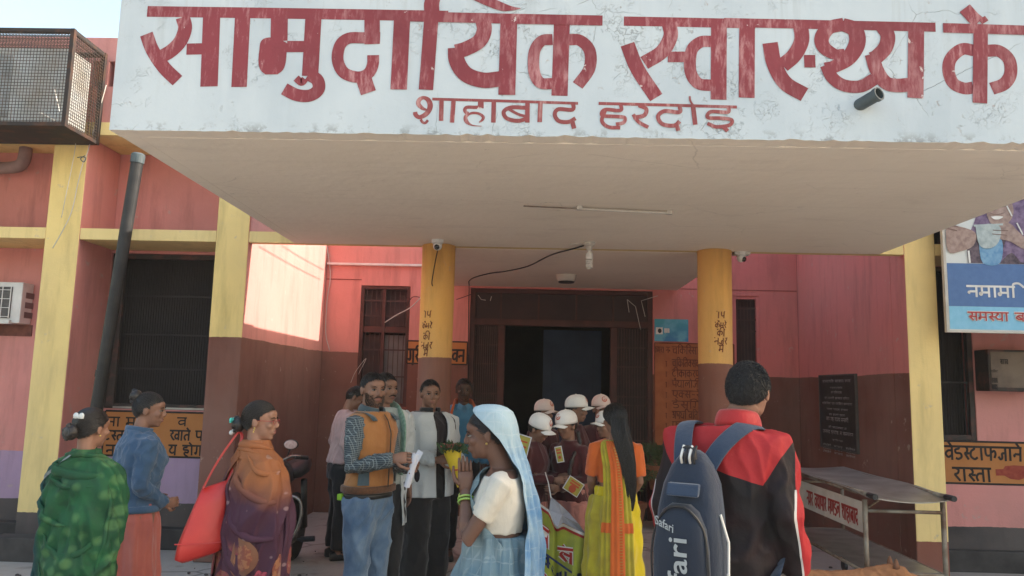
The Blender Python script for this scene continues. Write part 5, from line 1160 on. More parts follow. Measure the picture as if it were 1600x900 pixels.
R1 = [(0.04, 0, 0.01, 0.2322, 0.19, -90, 270), (0.5, 0, 0.01, 0.2021, 0.1662, -90, 270), (0.85, -0.005, 0.01, 0.215, 0.1662, -90, 270), (1.08, -0.01, 0.005, 0.2305, 0.1615, -90, 270), (1.25, 0, 0, 0.2339, 0.1472, -90, 270), (1.34, 0, 0.005, 0.2107, 0.1235, -90, 270), (1.39, 0, 0.008, 0.1763, 0.1064, -90, 270), (1.425, 0, 0.012, 0.133, 0.0902, -90, 270), (1.45, 0, 0.014, 0.0808, 0.0779, -90, 270), (1.475, 0, 0.016, 0.0665, 0.0684, -90, 270)]
def ridges(P, d, mat, lst, parent, off=0.0):
    for pts, w, h in lst:
        pts = crs(pts, 7); n_ = len(pts); b = MB(); C = [d.pos(t, z, off) for t, z in pts]; rings = []
        for i, c in enumerate(C):
            q0, q1 = C[max(0, i - 1)], C[min(n_ - 1, i + 1)]; tg = (q1 - q0).normalized(); out = Vector((c.x, c.y - .01, 0)).normalized(); out = (out - tg * out.dot(tg)).normalized(); sd = tg.cross(out); e = max(.05, math.sin(math.pi * (i + .3) / (n_ - .4))) ** .6
            rings.append([c + sd * w * e * math.cos(a_) + out * (h * e * math.sin(a_) * (1.0 if math.sin(a_) > 0 else .6)) for a_ in [2 * math.pi * k_ / 14 for k_ in range(14)]])
        b.loft(rings); V = np.array([tuple(v) for v in b.v]); V += folds(V, .0025, (20, 20, 20), 5)[:, None] * .5; b.v = [tuple(v) for v in V]; P.fin(b, 'fold', mat, parent=parent)
d1, o1 = P1.drape('shawl', mg, R1, f1, True, 170, 150, wr=.011)
pen = Pen(d1.f(.014)); pen.stroke([(.47, 1.455, .02), (.42, 1.40, .018), (.36, 1.335, .016), (.31, 1.25, .010)], .02, 10); P1.fin(pen.mb, 'shawl_border', cloth('grey braid', (.22, .24, .23), (.10, .12, .12), 60), parent=o1)
ridges(P1, d1, mg, [([(.34, 1.41), (.39, 1.375), (.47, 1.345), (.56, 1.335), (.64, 1.345)], .030, .022), ([(.325, 1.385), (.335, 1.27), (.375, 1.15), (.44, 1.085), (.51, 1.075)], .022, .018), ([(.36, 1.395), (.42, 1.31), (.50, 1.275), (.60, 1.28)], .016, .012),
  ([(.38, 1.05), (.46, .93), (.56, .92), (.66, 1.02)], .022, .012), ([(.36, .86), (.45, .74), (.56, .72), (.66, .80)], .024, .013), ([(.66, 1.34), (.68, 1.15), (.67, .95), (.65, .75)], .016, .012), ([(.31, 1.3), (.30, 1.0), (.33, .7), (.37, .4)], .020, .014),
  ([(.22, 1.435), (.36, 1.447), (.5, 1.452), (.64, 1.445), (.78, 1.43)], .020, .020)], o1)

# ------------------------------------------------------------------ 2 girl in the denim jacket
P2 = Person('girl in a blue denim jacket and peach skirt standing by the painted notice', 218, 700, 4.7, 1.56, 133, True, 'mid', hy=-30, ht=5, headfwd=-.035, wide=1.1, arms={1: [(.20, .04, 1.14), (.13, -.12, 1.0), (-.3, -1, -.1), (-1, 0, 0), .5], -1: [(-.205, .04, 1.12), (-.12, -.15, .985), (.3, -1, .05), (1, .1, 0), .7]})
P2.hair('bun', 1300, .06, target=(0, .09, 1.66), back=1.53); P2.face()
den = cloth('blue denim', (.034, .075, .14), (.055, .105, .18), 7, 500, .8, .5)
jk = P2.garment('denim_jacket', den, .024, .97, 1.46, .97, .018, .006, (16, 16, 12), .009)
b = MB(); b.tube([(.08 * math.cos(t), .012 + .078 * math.sin(t), 1.458 + .012 * math.sin(t)) for t in [i * 2 * math.pi / 20 for i in range(21)]], [(.008, .024)] * 21, 8); P2.fin(b, 'collar', den)
b = MB(); b.loft([ringe(0, .004, z, r_, r_ * .76) for z, r_ in ((.945, .196), (.95, .204), (.985, .202), (.99, .190))]); P2.fin(b, 'waistband', den)
P2.drape('skirt', cloth('peach cloth', (.44, .125, .095), (.36, .095, .075), 4), [(.04, 0, .01, .27, .22, -90, 270), (.3, 0, .01, .245, .20, -90, 270), (.7, 0, .012, .215, .165, -90, 270), (.9, 0, .014, .205, .158, -90, 270), (.96, 0, .01, .180, .138, -90, 270), (1.0, 0, .008, .170, .128, -90, 270)], pleat(9, .010, 1.5, 17, .004), True, 140, 60)

# ------------------------------------------------------------------ 3 woman in the orange and purple shawl
P3 = Person('woman with red glasses in an orange and purple shawl carrying a red bag', 404, 700, 4.1, 1.54, 128, True, 'warm', hy=-38, ht=2, voxel=.0065, wide=.93, arms={1: [(.165, .02, 1.12), (.05, -.15, 1.05), (-.8, -.5, 0), (0, 1, 0), .5], -1: [(-.165, .02, 1.12), (-.05, -.15, 1.03), (.8, -.5, 0), (0, 1, 0), .5]})
P3.hair('lowbun', 1500, .07, target=(0, .12, 1.56), back=1.53, hl=.006); P3.face(glasses=MT('red spectacle frame', (.30, .03, .03), rough=.3)); bowclip(P3, (-.01, .165, 1.585), MT('teal clip', (.06, .46, .40), rough=.3), 1.1)
bead(P3, [(.018, .165, 1.52), (.0, .168, 1.515)], .014, m_gem, 'hair_pin')
bead(P3, [(q * .087, .004 + .002 * i, 1.555 - .011 * i) for q in (-1, 1) for i in range(3)], .0055, m_gold, 'earring')
b = MB()
for i in range(30):
    t = i * 2 * math.pi / 30; b.ell((.066 * math.cos(t), .012 + .068 * math.sin(t), 1.470 + .008 * math.sin(t)), (.006, .006, .006), n=8, m_=6)
P3.fin(b, 'necklace', m_gem)
def mk_purple():
    t = NT('orange and purple shawl cloth', .75); p = t.c.outputs['Object']; q = t.sep(p); z = q[2]
    zz = t.math('ADD', z, t.ramp(t.noise(p, 4, 3), 0, 1, -.10, .10)); zz = t.math('ADD', zz, t.math('MULTIPLY', q[0], -.35))
    c = t.mix(t.ramp(zz, 1.08, 1.24), (.055, .018, .035), (.25, .088, .032))
    c = t.mix(t.ramp(zz, .55, .75, 1, 0), c, (.07, .014, .022))
    v = t.vor(t.map(p, (1, .6, 1)), 13, rnd=.9); c = t.mix(t.math('MULTIPLY', t.ramp(v, .10, .16, 1, 0), .5), c, (.38, .25, .24))
    v = t.vor(t.map(p, (1, .6, 1), loc=(3, 2, 1)), 5.0, rnd=.8); ring = t.math('MULTIPLY', t.math('LESS_THAN', v, .42), t.ramp(zz, .86, .92, 1, 0))
    pat = t.ramp(t.noise(p, 60, 3), .45, .55); c = t.mix(t.math('MULTIPLY', ring, .6), c, t.mix(pat, (.30, .11, .055), (.28, .045, .06)))
    return t.out(c, t.noise(t.map(p, (1, 1, .5)), 24, 4), .006, .5)
mp = mk_purple()
def f3(a, z, t):
    u = a - R(120)
    return .010 * math.sin(z * 26 - 6 * u + 2 * math.sin(u * 2)) * max(0, min(1, (z - .6) * 2)) * (1 if z < 1.38 else .25) + .010 * math.sin(9 * a + 4 * z) * max(0, min(1, (1.2 - z) * 2))
R3 = [(.04, 0, .0, .25, .20, -90, 270), (.45, 0, 0, .235, .18, -90, 270), (.8, 0, -.01, .25, .185, -90, 270), (1.05, 0, -.015, .265, .185, -90, 270), (1.22, 0, -.01, .262, .165, -90, 270), (1.33, 0, .0, .232, .135, -90, 270), (1.385, 0, .008, .185, .115, -90, 270), (1.42, 0, .012, .12, .098, -90, 270), (1.45, 0, .014, .084, .085, -90, 270), (1.485, 0, .016, .074, .076, -90, 270)]
d3, o3 = P3.drape('shawl', mp, R3, f3, True, 170, 150, wr=.011)
d3b, o3b = P3.drape('shawl_end', mp, [(.30, 0, 0, .285, .215, 20, 62), (.8, 0, -.01, .285, .205, 25, 75), (1.1, 0, -.01, .285, .195, 20, 78), (1.25, 0, 0, .272, .172, 10, 80), (1.36, 0, .004, .215, .128, 5, 90), (1.42, 0, .012, .128, .104, -30, 120), (1.455, 0, .014, .092, .092, -60, 150)], pleat(14, .006, 5), nu=50, nv=70, wr=.003)

ridges(P3, d3, mp, [([(.50, 1.395), (.55, 1.28), (.64, 1.19), (.74, 1.16), (.84, 1.18)], .022, .016), ([(.49, 1.32), (.52, 1.12), (.60, 1.0), (.7, .96), (.82, 1.0)], .022, .016), ([(.49, 1.15), (.53, .92), (.62, .78), (.75, .75)], .024, .015), ([(.60, 1.41), (.66, 1.33), (.74, 1.31), (.82, 1.33)], .016, .012),
  ([(.30, 1.44), (.45, 1.458), (.60, 1.458), (.75, 1.45), (.92, 1.42)], .022, .022), ([(.42, 1.43), (.52, 1.435), (.62, 1.43), (.72, 1.41)], .016, .016), ([(.85, 1.2), (.84, .95), (.80, .72)], .016, .012)], o3)
m_fl1 = cloth('orange flower print', (.30, .12, .055), (.20, .05, .03), 34, lo=.45, hi=.55); m_fl2 = cloth('pink flower print', (.30, .05, .075), (.14, .02, .04), 40, lo=.45, hi=.55); m_fl3 = cloth('brown print ground', (.20, .085, .045), (.15, .06, .035), 9)
def blob(d, t0, z0, rt, rz, off, k=6, amp=.12): return [(t0 + rt * math.cos(a_) * (1 + amp * math.cos(k * a_)), z0 + rz * math.sin(a_) * (1 + amp * math.cos(k * a_))) for a_ in [2 * math.pi * i / 48 for i in range(48)]]
def printed(P, d, mat, t0, z0, rt, rz, off, k=6, amp=.12, parent=None, name='printed_flower'):
    ring_ = blob(d, t0, z0, rt, rz, off, k, amp); rows_ = [[(t0 + (t - t0) * f_, z0 + (z - z0) * f_) for t, z in ring_] for f_ in (.02, .25, .5, .75, 1)]
    b = MB(); b.loft([[d.pos(t, z, off) for t, z in r_] for r_ in rows_], caps=False); P.fin(b, name, mat, parent=parent)
printed(P3, d3, m_fl3, .635, .865, .060, .105, .011, 3, .10, o3, 'printed_panel'); printed(P3, d3, m_fl1, .635, .865, .040, .066, .0135, 9, .08, o3)
printed(P3, d3, m_fl2, .715, .735, .042, .062, .012, 7, .10, o3); printed(P3, d3, m_fl1, .79, .76, .028, .11, .012, 5, .12, o3); printed(P3, d3, m_fl1, .52, .66, .04, .06, .012, 8, .1, o3)
# red handbag hanging behind her
m_red = MT('red leatherette', (.50, .030, .022), (.42, .022, .018), 6, .42, .25, 60, spec=.5)
q = PY(322, 785, 4.0); hb = empty('handbag', (q.x, 4.0, q.z - .25), R(25), 'bright red tote bag hanging behind the woman with glasses', 'handbag')
b = MB(); rings = []
for z, w, d_, dx in ((-.02, .085, .030, -.02), (0, .125, .055, -.02), (.06, .125, .055, -.012), (.14, .110, .045, 0), (.24, .092, .030, .018), (.34, .070, .014, .036)):
    rings.append([(dx + x * w * .86, y * d_ + .004 * math.sin(z * 30 + x * 4), z + .02 * x) for x, y in ((-1, -.7), (-.85, -1), (0, -1.08), (.85, -1), (1, -.7), (1, .7), (.85, 1), (0, 1.08), (-.85, 1), (-1, .7))])
b.loft(rings); bg_ = L_(b, 'bag_body', m_red, hb, smooth=True)
for y in (-.02, .02):
    b = MB(); top_ = (.145, y * .5 + .05, .60); b.tube(crs([(-.02, y, .32), (.04, y + .01, .45), (.12, y + .03, .58), top_, (.155, y + .04, .56), (.125, y + .02, .44), (.09, y, .33)], 5), [(.0035, .009)] * 31, 6); L_(b, 'strap', m_red, hb)
b = MB(); b.tube([(-.135, -.058, .06), (0, -.062, .055), (.11, -.056, .06)], .0035, 6); L_(b, 'piping', m_red, bg_)

# ------------------------------------------------------------------ 4 man in the orange padded vest
P4 = Person('bearded man in an orange padded vest and checked shirt holding papers', 580, 700, 5.2, 1.72, 62, False, 'mid', hy=-26, ht=2, voxel=.0065, wide=.90,
    arms={-1: [(-.20, -.01, 1.10), (-.10, -.26, 1.165), (.45, -1, .15), (1, .3, -.5), .9], 1: [(.20, -.03, 1.11), (.06, -.27, 1.10), (-.35, -1, .1), (-1, .2, .5), .9]})
P4.face(2, brows=1.3); P4.hair('short', 1700, .025, back=1.53, curl=.25, hl=.004)
chk = check_cloth('grey checked shirt', (.050, .066, .080), (.26, .30, .30), .0135, .16)
P4.garment('shirt', chk, .014, .93, 1.455, 1.0, .014, .005, (20, 20, 14), .009)
m_vest = cloth('orange quilted nylon', (.40, .17, .050), (.34, .135, .038), 4, 200, .6, .5); m_teal = cloth('grey blue panel', (.055, .085, .10), rough=.7)
P4.garment('vest', m_vest, .030, .965, 1.455, sleeve0=False, A=.0036, k=(7, 7, 16), vox=.009, ridge=.7)
b = MB(); b.tube([(.082 * math.cos(t), .006 + .080 * math.sin(t), 1.462 + .018 * math.sin(t)) for t in [R(-70) + i * R(320) / 22 for i in range(23)]], [(.010, .028)] * 23, 8); P4.fin(b, 'collar', m_teal)
for q in (-1, 1):
    b = MB(); b.loft([[(q * (.115 + .0 * z) + x, cy + y, z) for x, y in ((-.022, 0), (.022, 0), (.022, .008), (-.022, .008))] for z, cy in ((1.395, -.122), (1.42, -.10), (1.444, -.05), (1.448, .0), (1.44, .05))]); P4.fin(b, 'shoulder_panel', m_teal)
    dv = Drape([(.985, 0, .005, .196, .154, -90, 270), (1.02, 0, .005, .196, .154, -90, 270), (1.14, 0, 0, .196, .150, -90, 270)]); pen = Pen(dv.f(.0)); t0 = .155 if q == 1 else .845; pen.poly([(t0 - .035, .99), (t0 + .035, .99), (t0 + .03, 1.13), (t0 - .03, 1.13)]); P4.fin(pen.mb, 'pocket_panel', m_teal)
dv = Drape([(.95, 0, .006, .202, .156, -90, 270), (1.2, 0, 0, .204, .156, -90, 270), (1.32, 0, 0, .220, .158, -90, 270), (1.40, 0, .003, .20, .128, -90, 270), (1.44, 0, .01, .13, .10, -90, 270)]); pen = Pen(dv.f(.001)); pen.stroke([(.0, .97), (.0, 1.2), (.0, 1.33), (.0, 1.40), (.0, 1.435)], .010, 5); P4.fin(pen.mb, 'zip', m_blackpl)
b = MB(); b.loft([ringe(0, .006, z, rx, ry) for z, rx, ry in ((.935, .186, .140), (.94, .196, .148), (.975, .196, .148), (.98, .188, .142))]); P4.fin(b, 'knitted_hem', cloth('brown rib', (.13, .055, .025), (.08, .035, .015), 90))
P4.trousers(cloth('faded blue jeans', (.055, .105, .185), (.16, .23, .31), 5, 480, .8, .6, .42, .72), .020, .0085, 'jeans')
b = MB(); b.loft([ringe(0, .01, z, .176, .131) for z in (.90, .935)]); bl_ = P4.fin(b, 'belt', m_blackpl); b = MB(); b.rbox(-.175, -.125, -.02, .02, .885, .925, .006); b.v = [(x, y + .10, z) for x, y, z in b.v]; P4.fin(b, 'phone_pouch', MT('lime plastic', (.25, .5, .03)))
m_paper = MT('white paper', (.62, .62, .66), (.55, .55, .60), 5)
q0 = P4.o.matrix_basis
def atp(P, p): return Vector((P.o.location)) + Matrix.Rotation(P.o.rotation_euler.z, 3, 'Z') @ (Vector(p) * P.k)
c = atp(P4, (-.02, -.36, 1.12)); b = MB()
b.tube([c + Vector((-.035, .0, -.13)), c + Vector((.0, -.01, .0)), c + Vector((.02, -.015, .08))], [.020, .022, .026], 12); b.tube([c + Vector((.01, -.02, .02)), c + Vector((.05, -.03, .10))], [(.003, .02)] * 2, 8)
tag(b.build('rolled_papers', m_paper), 'rolled white papers held by the man in the orange vest', 'papers')

# ------------------------------------------------------------------ 5 lab coat man behind him
def coat(P, mat, gap=34, z0=.70, infl=.034, ln=None, nm='lab_coat'):
    T = P.T; rows = []
    for z in (z0, .80, .90, 1.0, 1.10, 1.2, 1.3, 1.36, 1.395, 1.425, 1.448):
        g_ = lambda i: float(np.interp(z, [r_[0] for r_ in T], [r_[i] for r_ in T])); e = .02 * max(0, 1.0 - z) / .3
        gp = gap * (1.0 if z < 1.2 else 1.0 + (z - 1.2) * 1.1)
        rows.append((z, 0, g_(3), g_(1) + infl + e, g_(2) + infl + e, -90 + gp, 270 - gp))
    d, o = P.drape(nm, mat, rows, pleat(7, .006, 3, 15, .003), nu=110, nv=60, thick=.006)
    b = MB()
    for q in (1, -1):
        e, w = Vector(P.A[q][0]), Vector(P.A[q][1]); S_ = P.sh[q]; b.tube([S_ - Vector((q * .06, 0, -.005)), S_, S_.lerp(e, .5), e, e.lerp(w, .5), e.lerp(w, .93)], [.062, .075, .066, .060, .056, .052], 20)
    V, Nn, F = remesh(b, .010, 4); V = V + Nn * folds(V, .007, (14, 14, 14), P.seed + 5)[:, None]; c_ = MB(); c_.add(V, F); P.fin(c_, 'sleeves', mat)
    for q in (-1, 1):
        pen = Pen(d.f(.004)); t = (lambda u: u) if q == 1 else (lambda u: 1 - u); pen.poly([(t(0.002), 1.20), (t(.045), 1.32), (t(.035), 1.335), (t(.085), 1.36), (t(.09), 1.43), (t(.03), 1.43), (t(0.0), 1.38)]); P.fin(pen.mb, 'lapel', mat, parent=o)
    return d, o
P5 = Person('man in a white coat with a green scarf behind the man in the orange vest', 597, 700, 5.8, 1.73, 42, False, 'mid', hy=8, ht=4, arms={-1: [(-.21, .0, 1.11), (-.16, -.20, 1.0), (.3, -1, -.4), (1, .2, 0), .6]})
P5.face(1); P5.hair('short', 1200, .03, back=1.54, curl=.2)
P5.garment('shirt', cloth('pale grey shirt', (.34, .38, .36)), .016, .90, 1.46, sleeve0=False); P5.trousers(m_blackc, .03); coat(P5, m_whitec, 30, .62)
for q in (-1, 1):
    b = MB(); b.tube(crs([(q * .05, .10, 1.46), (q * .085, .03, 1.47), (q * .085, -.07, 1.43), (q * .075, -.155, 1.33), (q * .07, -.165, 1.15), (q * .065, -.155, .98)], 5), [(.010, .034)] * 26, 10); P5.fin(b, 'scarf', cloth('pale green check scarf', (.13, .24, .18), (.26, .38, .30), 40))
# ------------------------------------------------------------------ 6 man in the pale pink shirt
P6 = Person('man in a pale pink shirt and dark trousers by the left barred window', 534, 700, 7.55, 1.63, 118, False, 'mid', hy=-20, ht=22, lean=-.10, arms={1: [(.22, .06, 1.13), (.19, -.04, .93), (0, -.2, -1), (-1, .2, 0), .8], -1: [(-.22, .05, 1.13), (-.18, -.06, .93), (0, -.2, -1), (1, .2, 0), .8]})
P6.hair('short', 900, .03, back=1.54); P6.face(); P6.garment('shirt', cloth('pale pink shirt cloth', (.46, .33, .32), (.38, .26, .26)), .020, .93, 1.46, .98, .016, .007); P6.trousers(m_blackc, .022)
# ------------------------------------------------------------------ 7 man in the white coat with the bouquet
P7 = Person('man in a white coat and dark shirt holding a yellow bouquet wrapper', 670, 700, 6.2, 1.69, 44, False, 'mid', hy=-24, ht=3, wide=1.16,
    arms={-1: [(-.235, -.03, 1.115), (-.075, -.22, 1.09), (.75, -.75, .12), (.4, .5, -.3), .8], 1: [(.245, .0, 1.12), (.16, -.22, 1.03), (-.3, -1, .1), (-1, .1, 0), .8]})
P7.face(0); P7.hair('short', 1300, .035, back=1.545, hl=.010, curl=.12)
P7.garment('shirt', cloth('black shirt cloth', (.022, .016, .018)), .018, .88, 1.465, sleeve0=False); P7.trousers(m_blackc, .034, wide=.02); coat(P7, m_whitec, 11, .885, .040)
b = MB(); b.tube([(.078 * math.cos(t), .0 + .078 * math.sin(t), 1.462) for t in [R(-70) + i * R(320) / 20 for i in range(21)]], [(.008, .022)] * 21, 8); P7.fin(b, 'shirt_collar', m_blackc)
# bouquet
q = PY(706, 704, 5.90); bq = empty('bouquet', (q.x, 5.90, q.z - .30), 0, 'bouquet of small flowers in a bright yellow paper cone', 'bouquet')
apx = Vector((q.x + .055, 5.90, q.z - .27)); b = MB(); rings = []
for k_ in range(9):
    v = k_ / 8; c = apx.lerp(Vector((q.x + .0, 5.90, q.z)), v); r_ = .005 + .066 * v; rings.append([c + Vector((r_ * math.cos(t) * (1 + .05 * math.sin(5 * t)), r_ * .8 * math.sin(t), .012 * math.sin(3 * t) * v)) for t in [i * 2 * math.pi / 30 for i in range(30)]])
b.loft(rings, caps=False); b.build('paper_cone', MT('yellow wrapping paper', (.62, .46, .035), (.55, .38, .02), 6, .5, .3, 30, world=True), bq, smooth=True)
rn = random.Random(2); lf, fw_ = MB(), MB()
for i in range(240):
    a = rn.uniform(0, 6.28); rr_ = rn.uniform(0, .11); h = rn.uniform(-.01, .05); p = Vector((q.x + .01 + rr_ * math.cos(a), 5.90 + rr_ * .7 * math.sin(a), q.z + h - rr_ * .15))
    d = Vector((math.cos(a) * rn.uniform(.2, 1), math.sin(a) * .6, rn.uniform(.1, 1))).normalized(); s_ = d.cross(Vector((rn.gauss(0, 1), rn.gauss(0, 1), .3))).normalized() * .007
    L0 = rn.uniform(.03, .06); lf.add([p, p + d * L0 * .5 + s_, p + d * L0, p + d * L0 * .5 - s_], [(0, 1, 2, 3)])
for i in range(34):
    a = rn.uniform(0, 6.28); rr_ = rn.uniform(0, .085); p = Vector((q.x + rr_ * math.cos(a), 5.90 + rr_ * .7 * math.sin(a), q.z + .03 + rn.uniform(-.01, .02)))
    for k_ in range(6): fw_.ell(p + Vector((.007 * math.cos(k_), .007 * math.sin(k_), .004 * math.sin(2 * k_))), (.006, .006, .005), n=6, m_=4)
lf.build('leaves', MT('fern green', (.035, .075, .03), (.07, .12, .045), 20, .6), bq); fw_.build('flowers', MT('dusty pink petals', (.42, .16, .13), (.30, .08, .06), 30), bq)
b = MB(); b.tube([(apx.x - .045, 5.835, q.z - .14), (apx.x - .0, 5.84, q.z - .135), (apx.x + .03, 5.85, q.z - .15)], .006, 6); b.build('ribbon', MT('red ribbon', (.45, .03, .03)), bq)
# ------------------------------------------------------------------ 8 man in blue with the orange scarf
P8 = Person('man in a blue shirt with an orange scarf in front of the dark entrance', 722, 700, 7.7, 1.72, 8, False, 'deep', hy=0, ht=3)
P8.face(1); P8.hair('short', 1000, .035, back=1.54); P8.garment('shirt', cloth('sky blue shirt cloth', (.085, .24, .38), (.06, .19, .31)), .018, .90, 1.46, 1., .015); P8.trousers(m_blackc)
for q_ in (-1, 1):
    b = MB(); b.tube(crs([(q_ * .03, .09, 1.475), (q_ * .075, .04, 1.48), (q_ * .095, -.05, 1.445), (q_ * .12, -.125, 1.36), (q_ * .13, -.14, 1.2), (q_ * .135, -.135, 1.0)], 5), [(.009, .030)] * 26, 10); P8.fin(b, 'scarf', cloth('orange scarf cloth', (.62, .13, .03), (.5, .09, .02)))
    b = MB(); b.add([(q_ * .01, -.098, 1.445), (q_ * .05, -.085, 1.47), (q_ * .065, -.10, 1.42), (q_ * .035, -.125, 1.405)], [(0, 1, 2, 3)]); P8.fin(b, 'collar', cloth('blue collar', (.10, .27, .42)))
# ------------------------------------------------------------------ 9 woman in the pale blue sari, hands folded
P9 = Person('woman in a pale blue sari with covered head, pressing her palms together', 783, 700, 3.35, 1.55, -86, True, 'dark', hy=-3, ht=9, voxel=.006, headfwd=-.052,
    arms={1: [(.155, -.150, 1.130), (.018, -.160, 1.335), (-.04, -.06, 1), (-1, 0, 0), .05], -1: [(-.155, -.140, 1.135), (-.018, -.160, 1.335), (.04, -.06, 1), (1, 0, 0), .05]})
P9.face(bindi=False); P9.hair('smooth', 1500, .07, target=(0, .12, 1.56), back=1.53, hl=.004)
bead(P9, [(q_ * .086, .000, 1.553) for q_ in (-1, 1)], .006, m_gold, 'earring')
m_blouse = cloth('cream blouse cloth', (.56, .52, .44), (.49, .45, .38), 6, 500)
P9.garment('blouse', m_blouse, .009, 1.155, 1.40, .30, .006, .0026, (16, 16, 14), .007, it=3)
for i in range(2):
    for q_ in (1, -1):
        w = Vector(P9.A[q_][1]); e = Vector(P9.A[q_][0]); d = (w - e).normalized(); c = w - d * (.045 + .016 * i); b = MB(); u_ = d.cross(Vector((1, 0, 0))).normalized(); v_ = d.cross(u_)
        b.tube([c + u_ * .034 * math.cos(t) + v_ * .034 * math.sin(t) for t in [k_ * 2 * math.pi / 20 for k_ in range(21)]], .0055, 8); P9.fin(b, 'bangle', MT('green glass bangle', (.16, .34, .05), (.30, .36, .10), 40, .2))
def mk_sari(name, c, c2, vein=(.50, .56, .55), head=False):
    t = NT(name, .8); p = t.c.outputs['Object']; c_ = t.mix(t.ramp(t.noise(p, 5, 4), .38, .62), c, c2)
    if head: c_ = t.mix(t.math('MULTIPLY', t.ramp(t.sep(p)[2], 1.30, 1.50), .7), c_, (.31, .40, .43))
    q_ = t.sep(t.map(p, (1, 1, 1))); f = None
    for i, s_ in ((0, 26), (2, 20), (1, 26)):
        a = t.math('FRACT', t.math('ADD', t.math('MULTIPLY', q_[i], s_), t.ramp(t.noise(p, 7, 2), 0, 1, -.4, .4))); g_ = t.math('LESS_THAN', a, .10); f = g_ if f is None else t.math('MAXIMUM', f, g_)
    c_ = t.mix(t.math('MULTIPLY', t.math('MULTIPLY', f, t.ramp(t.noise(p, 12, 3), .4, .6)), .34), c_, vein); return t.out(c_, t.noise(t.map(p, (1, 1, .35)), 30, 4), .006, .5)
m_sariT = mk_sari('pale blue veil cloth', (.30, .40, .45), (.11, .23, .38), (.42, .48, .50), True); m_sariB = mk_sari('grey blue sari cloth', (.095, .16, .20), (.165, .22, .235), (.34, .38, .38))
HX = -.054
rv = [(1.728, 0, HX + .0, .012, .012, -88, 268), (1.726, 0, HX, .035, .04, -88, 268), (1.714, 0, HX, .066, .076, -84, 264), (1.695, 0, HX + .005, .086, .098, -62, 242), (1.66, 0, HX + .012, .099, .108, -36, 216), (1.62, 0, -.034, .106, .114, -14, 194), (1.57, 0, -.024, .108, .116, 6, 176), (1.50, 0, -.004, .106, .116, 20, 165), (1.44, .0, .014, .125, .118, 30, 160), (1.38, 0, .028, .165, .118, 38, 158), (1.25, 0, .045, .19, .130, 34, 155), (1.10, 0, .05, .205, .150, 24, 155), (.8, 0, .045, .235, .162, 18, 150), (.45, 0, .04, .265, .19, 15, 145), (.10, 0, .04, .29, .21, 15, 145)]
def fv(a, z, t): k_ = max(0, min(1, (1.6 - z) * 3)); return k_ * (.010 * math.sin(16 * a + 1.5 * math.sin(3 * z)) + .006 * math.sin(33 * a + 2 * z)) + .0025 * math.sin(30 * z + 5 * a)
P9.drape('veil', m_sariT, rv, fv, nu=130, nv=130, thick=.004)
P9.drape('sari', m_sariB, [(.03, 0, -.02, .27, .22, -90, 270), (.4, 0, -.03, .245, .20, -90, 270), (.75, 0, -.02, .23, .195, -90, 270), (.95, 0, .0, .215, .19, -90, 270), (1.05, 0, .0, .182, .155, -90, 270), (1.14, 0, .0, .160, .136, -90, 270)], lambda a, z, t: .009 * math.sin(10 * a + 5 * z) + .007 * math.sin(34 * z + 5 * math.cos(a + .6)) + .004 * math.sin(25 * a), True, 150, 90)
P9.drape('sari_front', m_sariB, [(.25, -.01, -.06, .29, .30, -140, 15), (.6, -.01, -.06, .265, .27, -140, 22), (.9, 0, -.03, .218, .200, -150, 24), (1.04, 0, -.012, .180, .155, -150, 20), (1.12, 0, -.008, .160, .138, -150, 5), (1.2, 0, -.010, .158, .136, -160, -30), (1.26, 0, -.012, .162, .136, -160, -45), (1.32, 0, -.012, .168, .135, -165, -60), (1.39, 0, .0, .155, .105, -175, -78), (1.435, 0, .01, .095, .08, -200, -95)], lambda a, z, t: .006 * math.sin(14 * a + 12 * z) + .005 * math.sin(30 * z - 6 * a), nu=90, nv=90)
b = MB(); b.loft([[(x, y, z) for x, y in ((.05, .05), (.10, -.03), (.12, .03))] for z in (0, .01)])
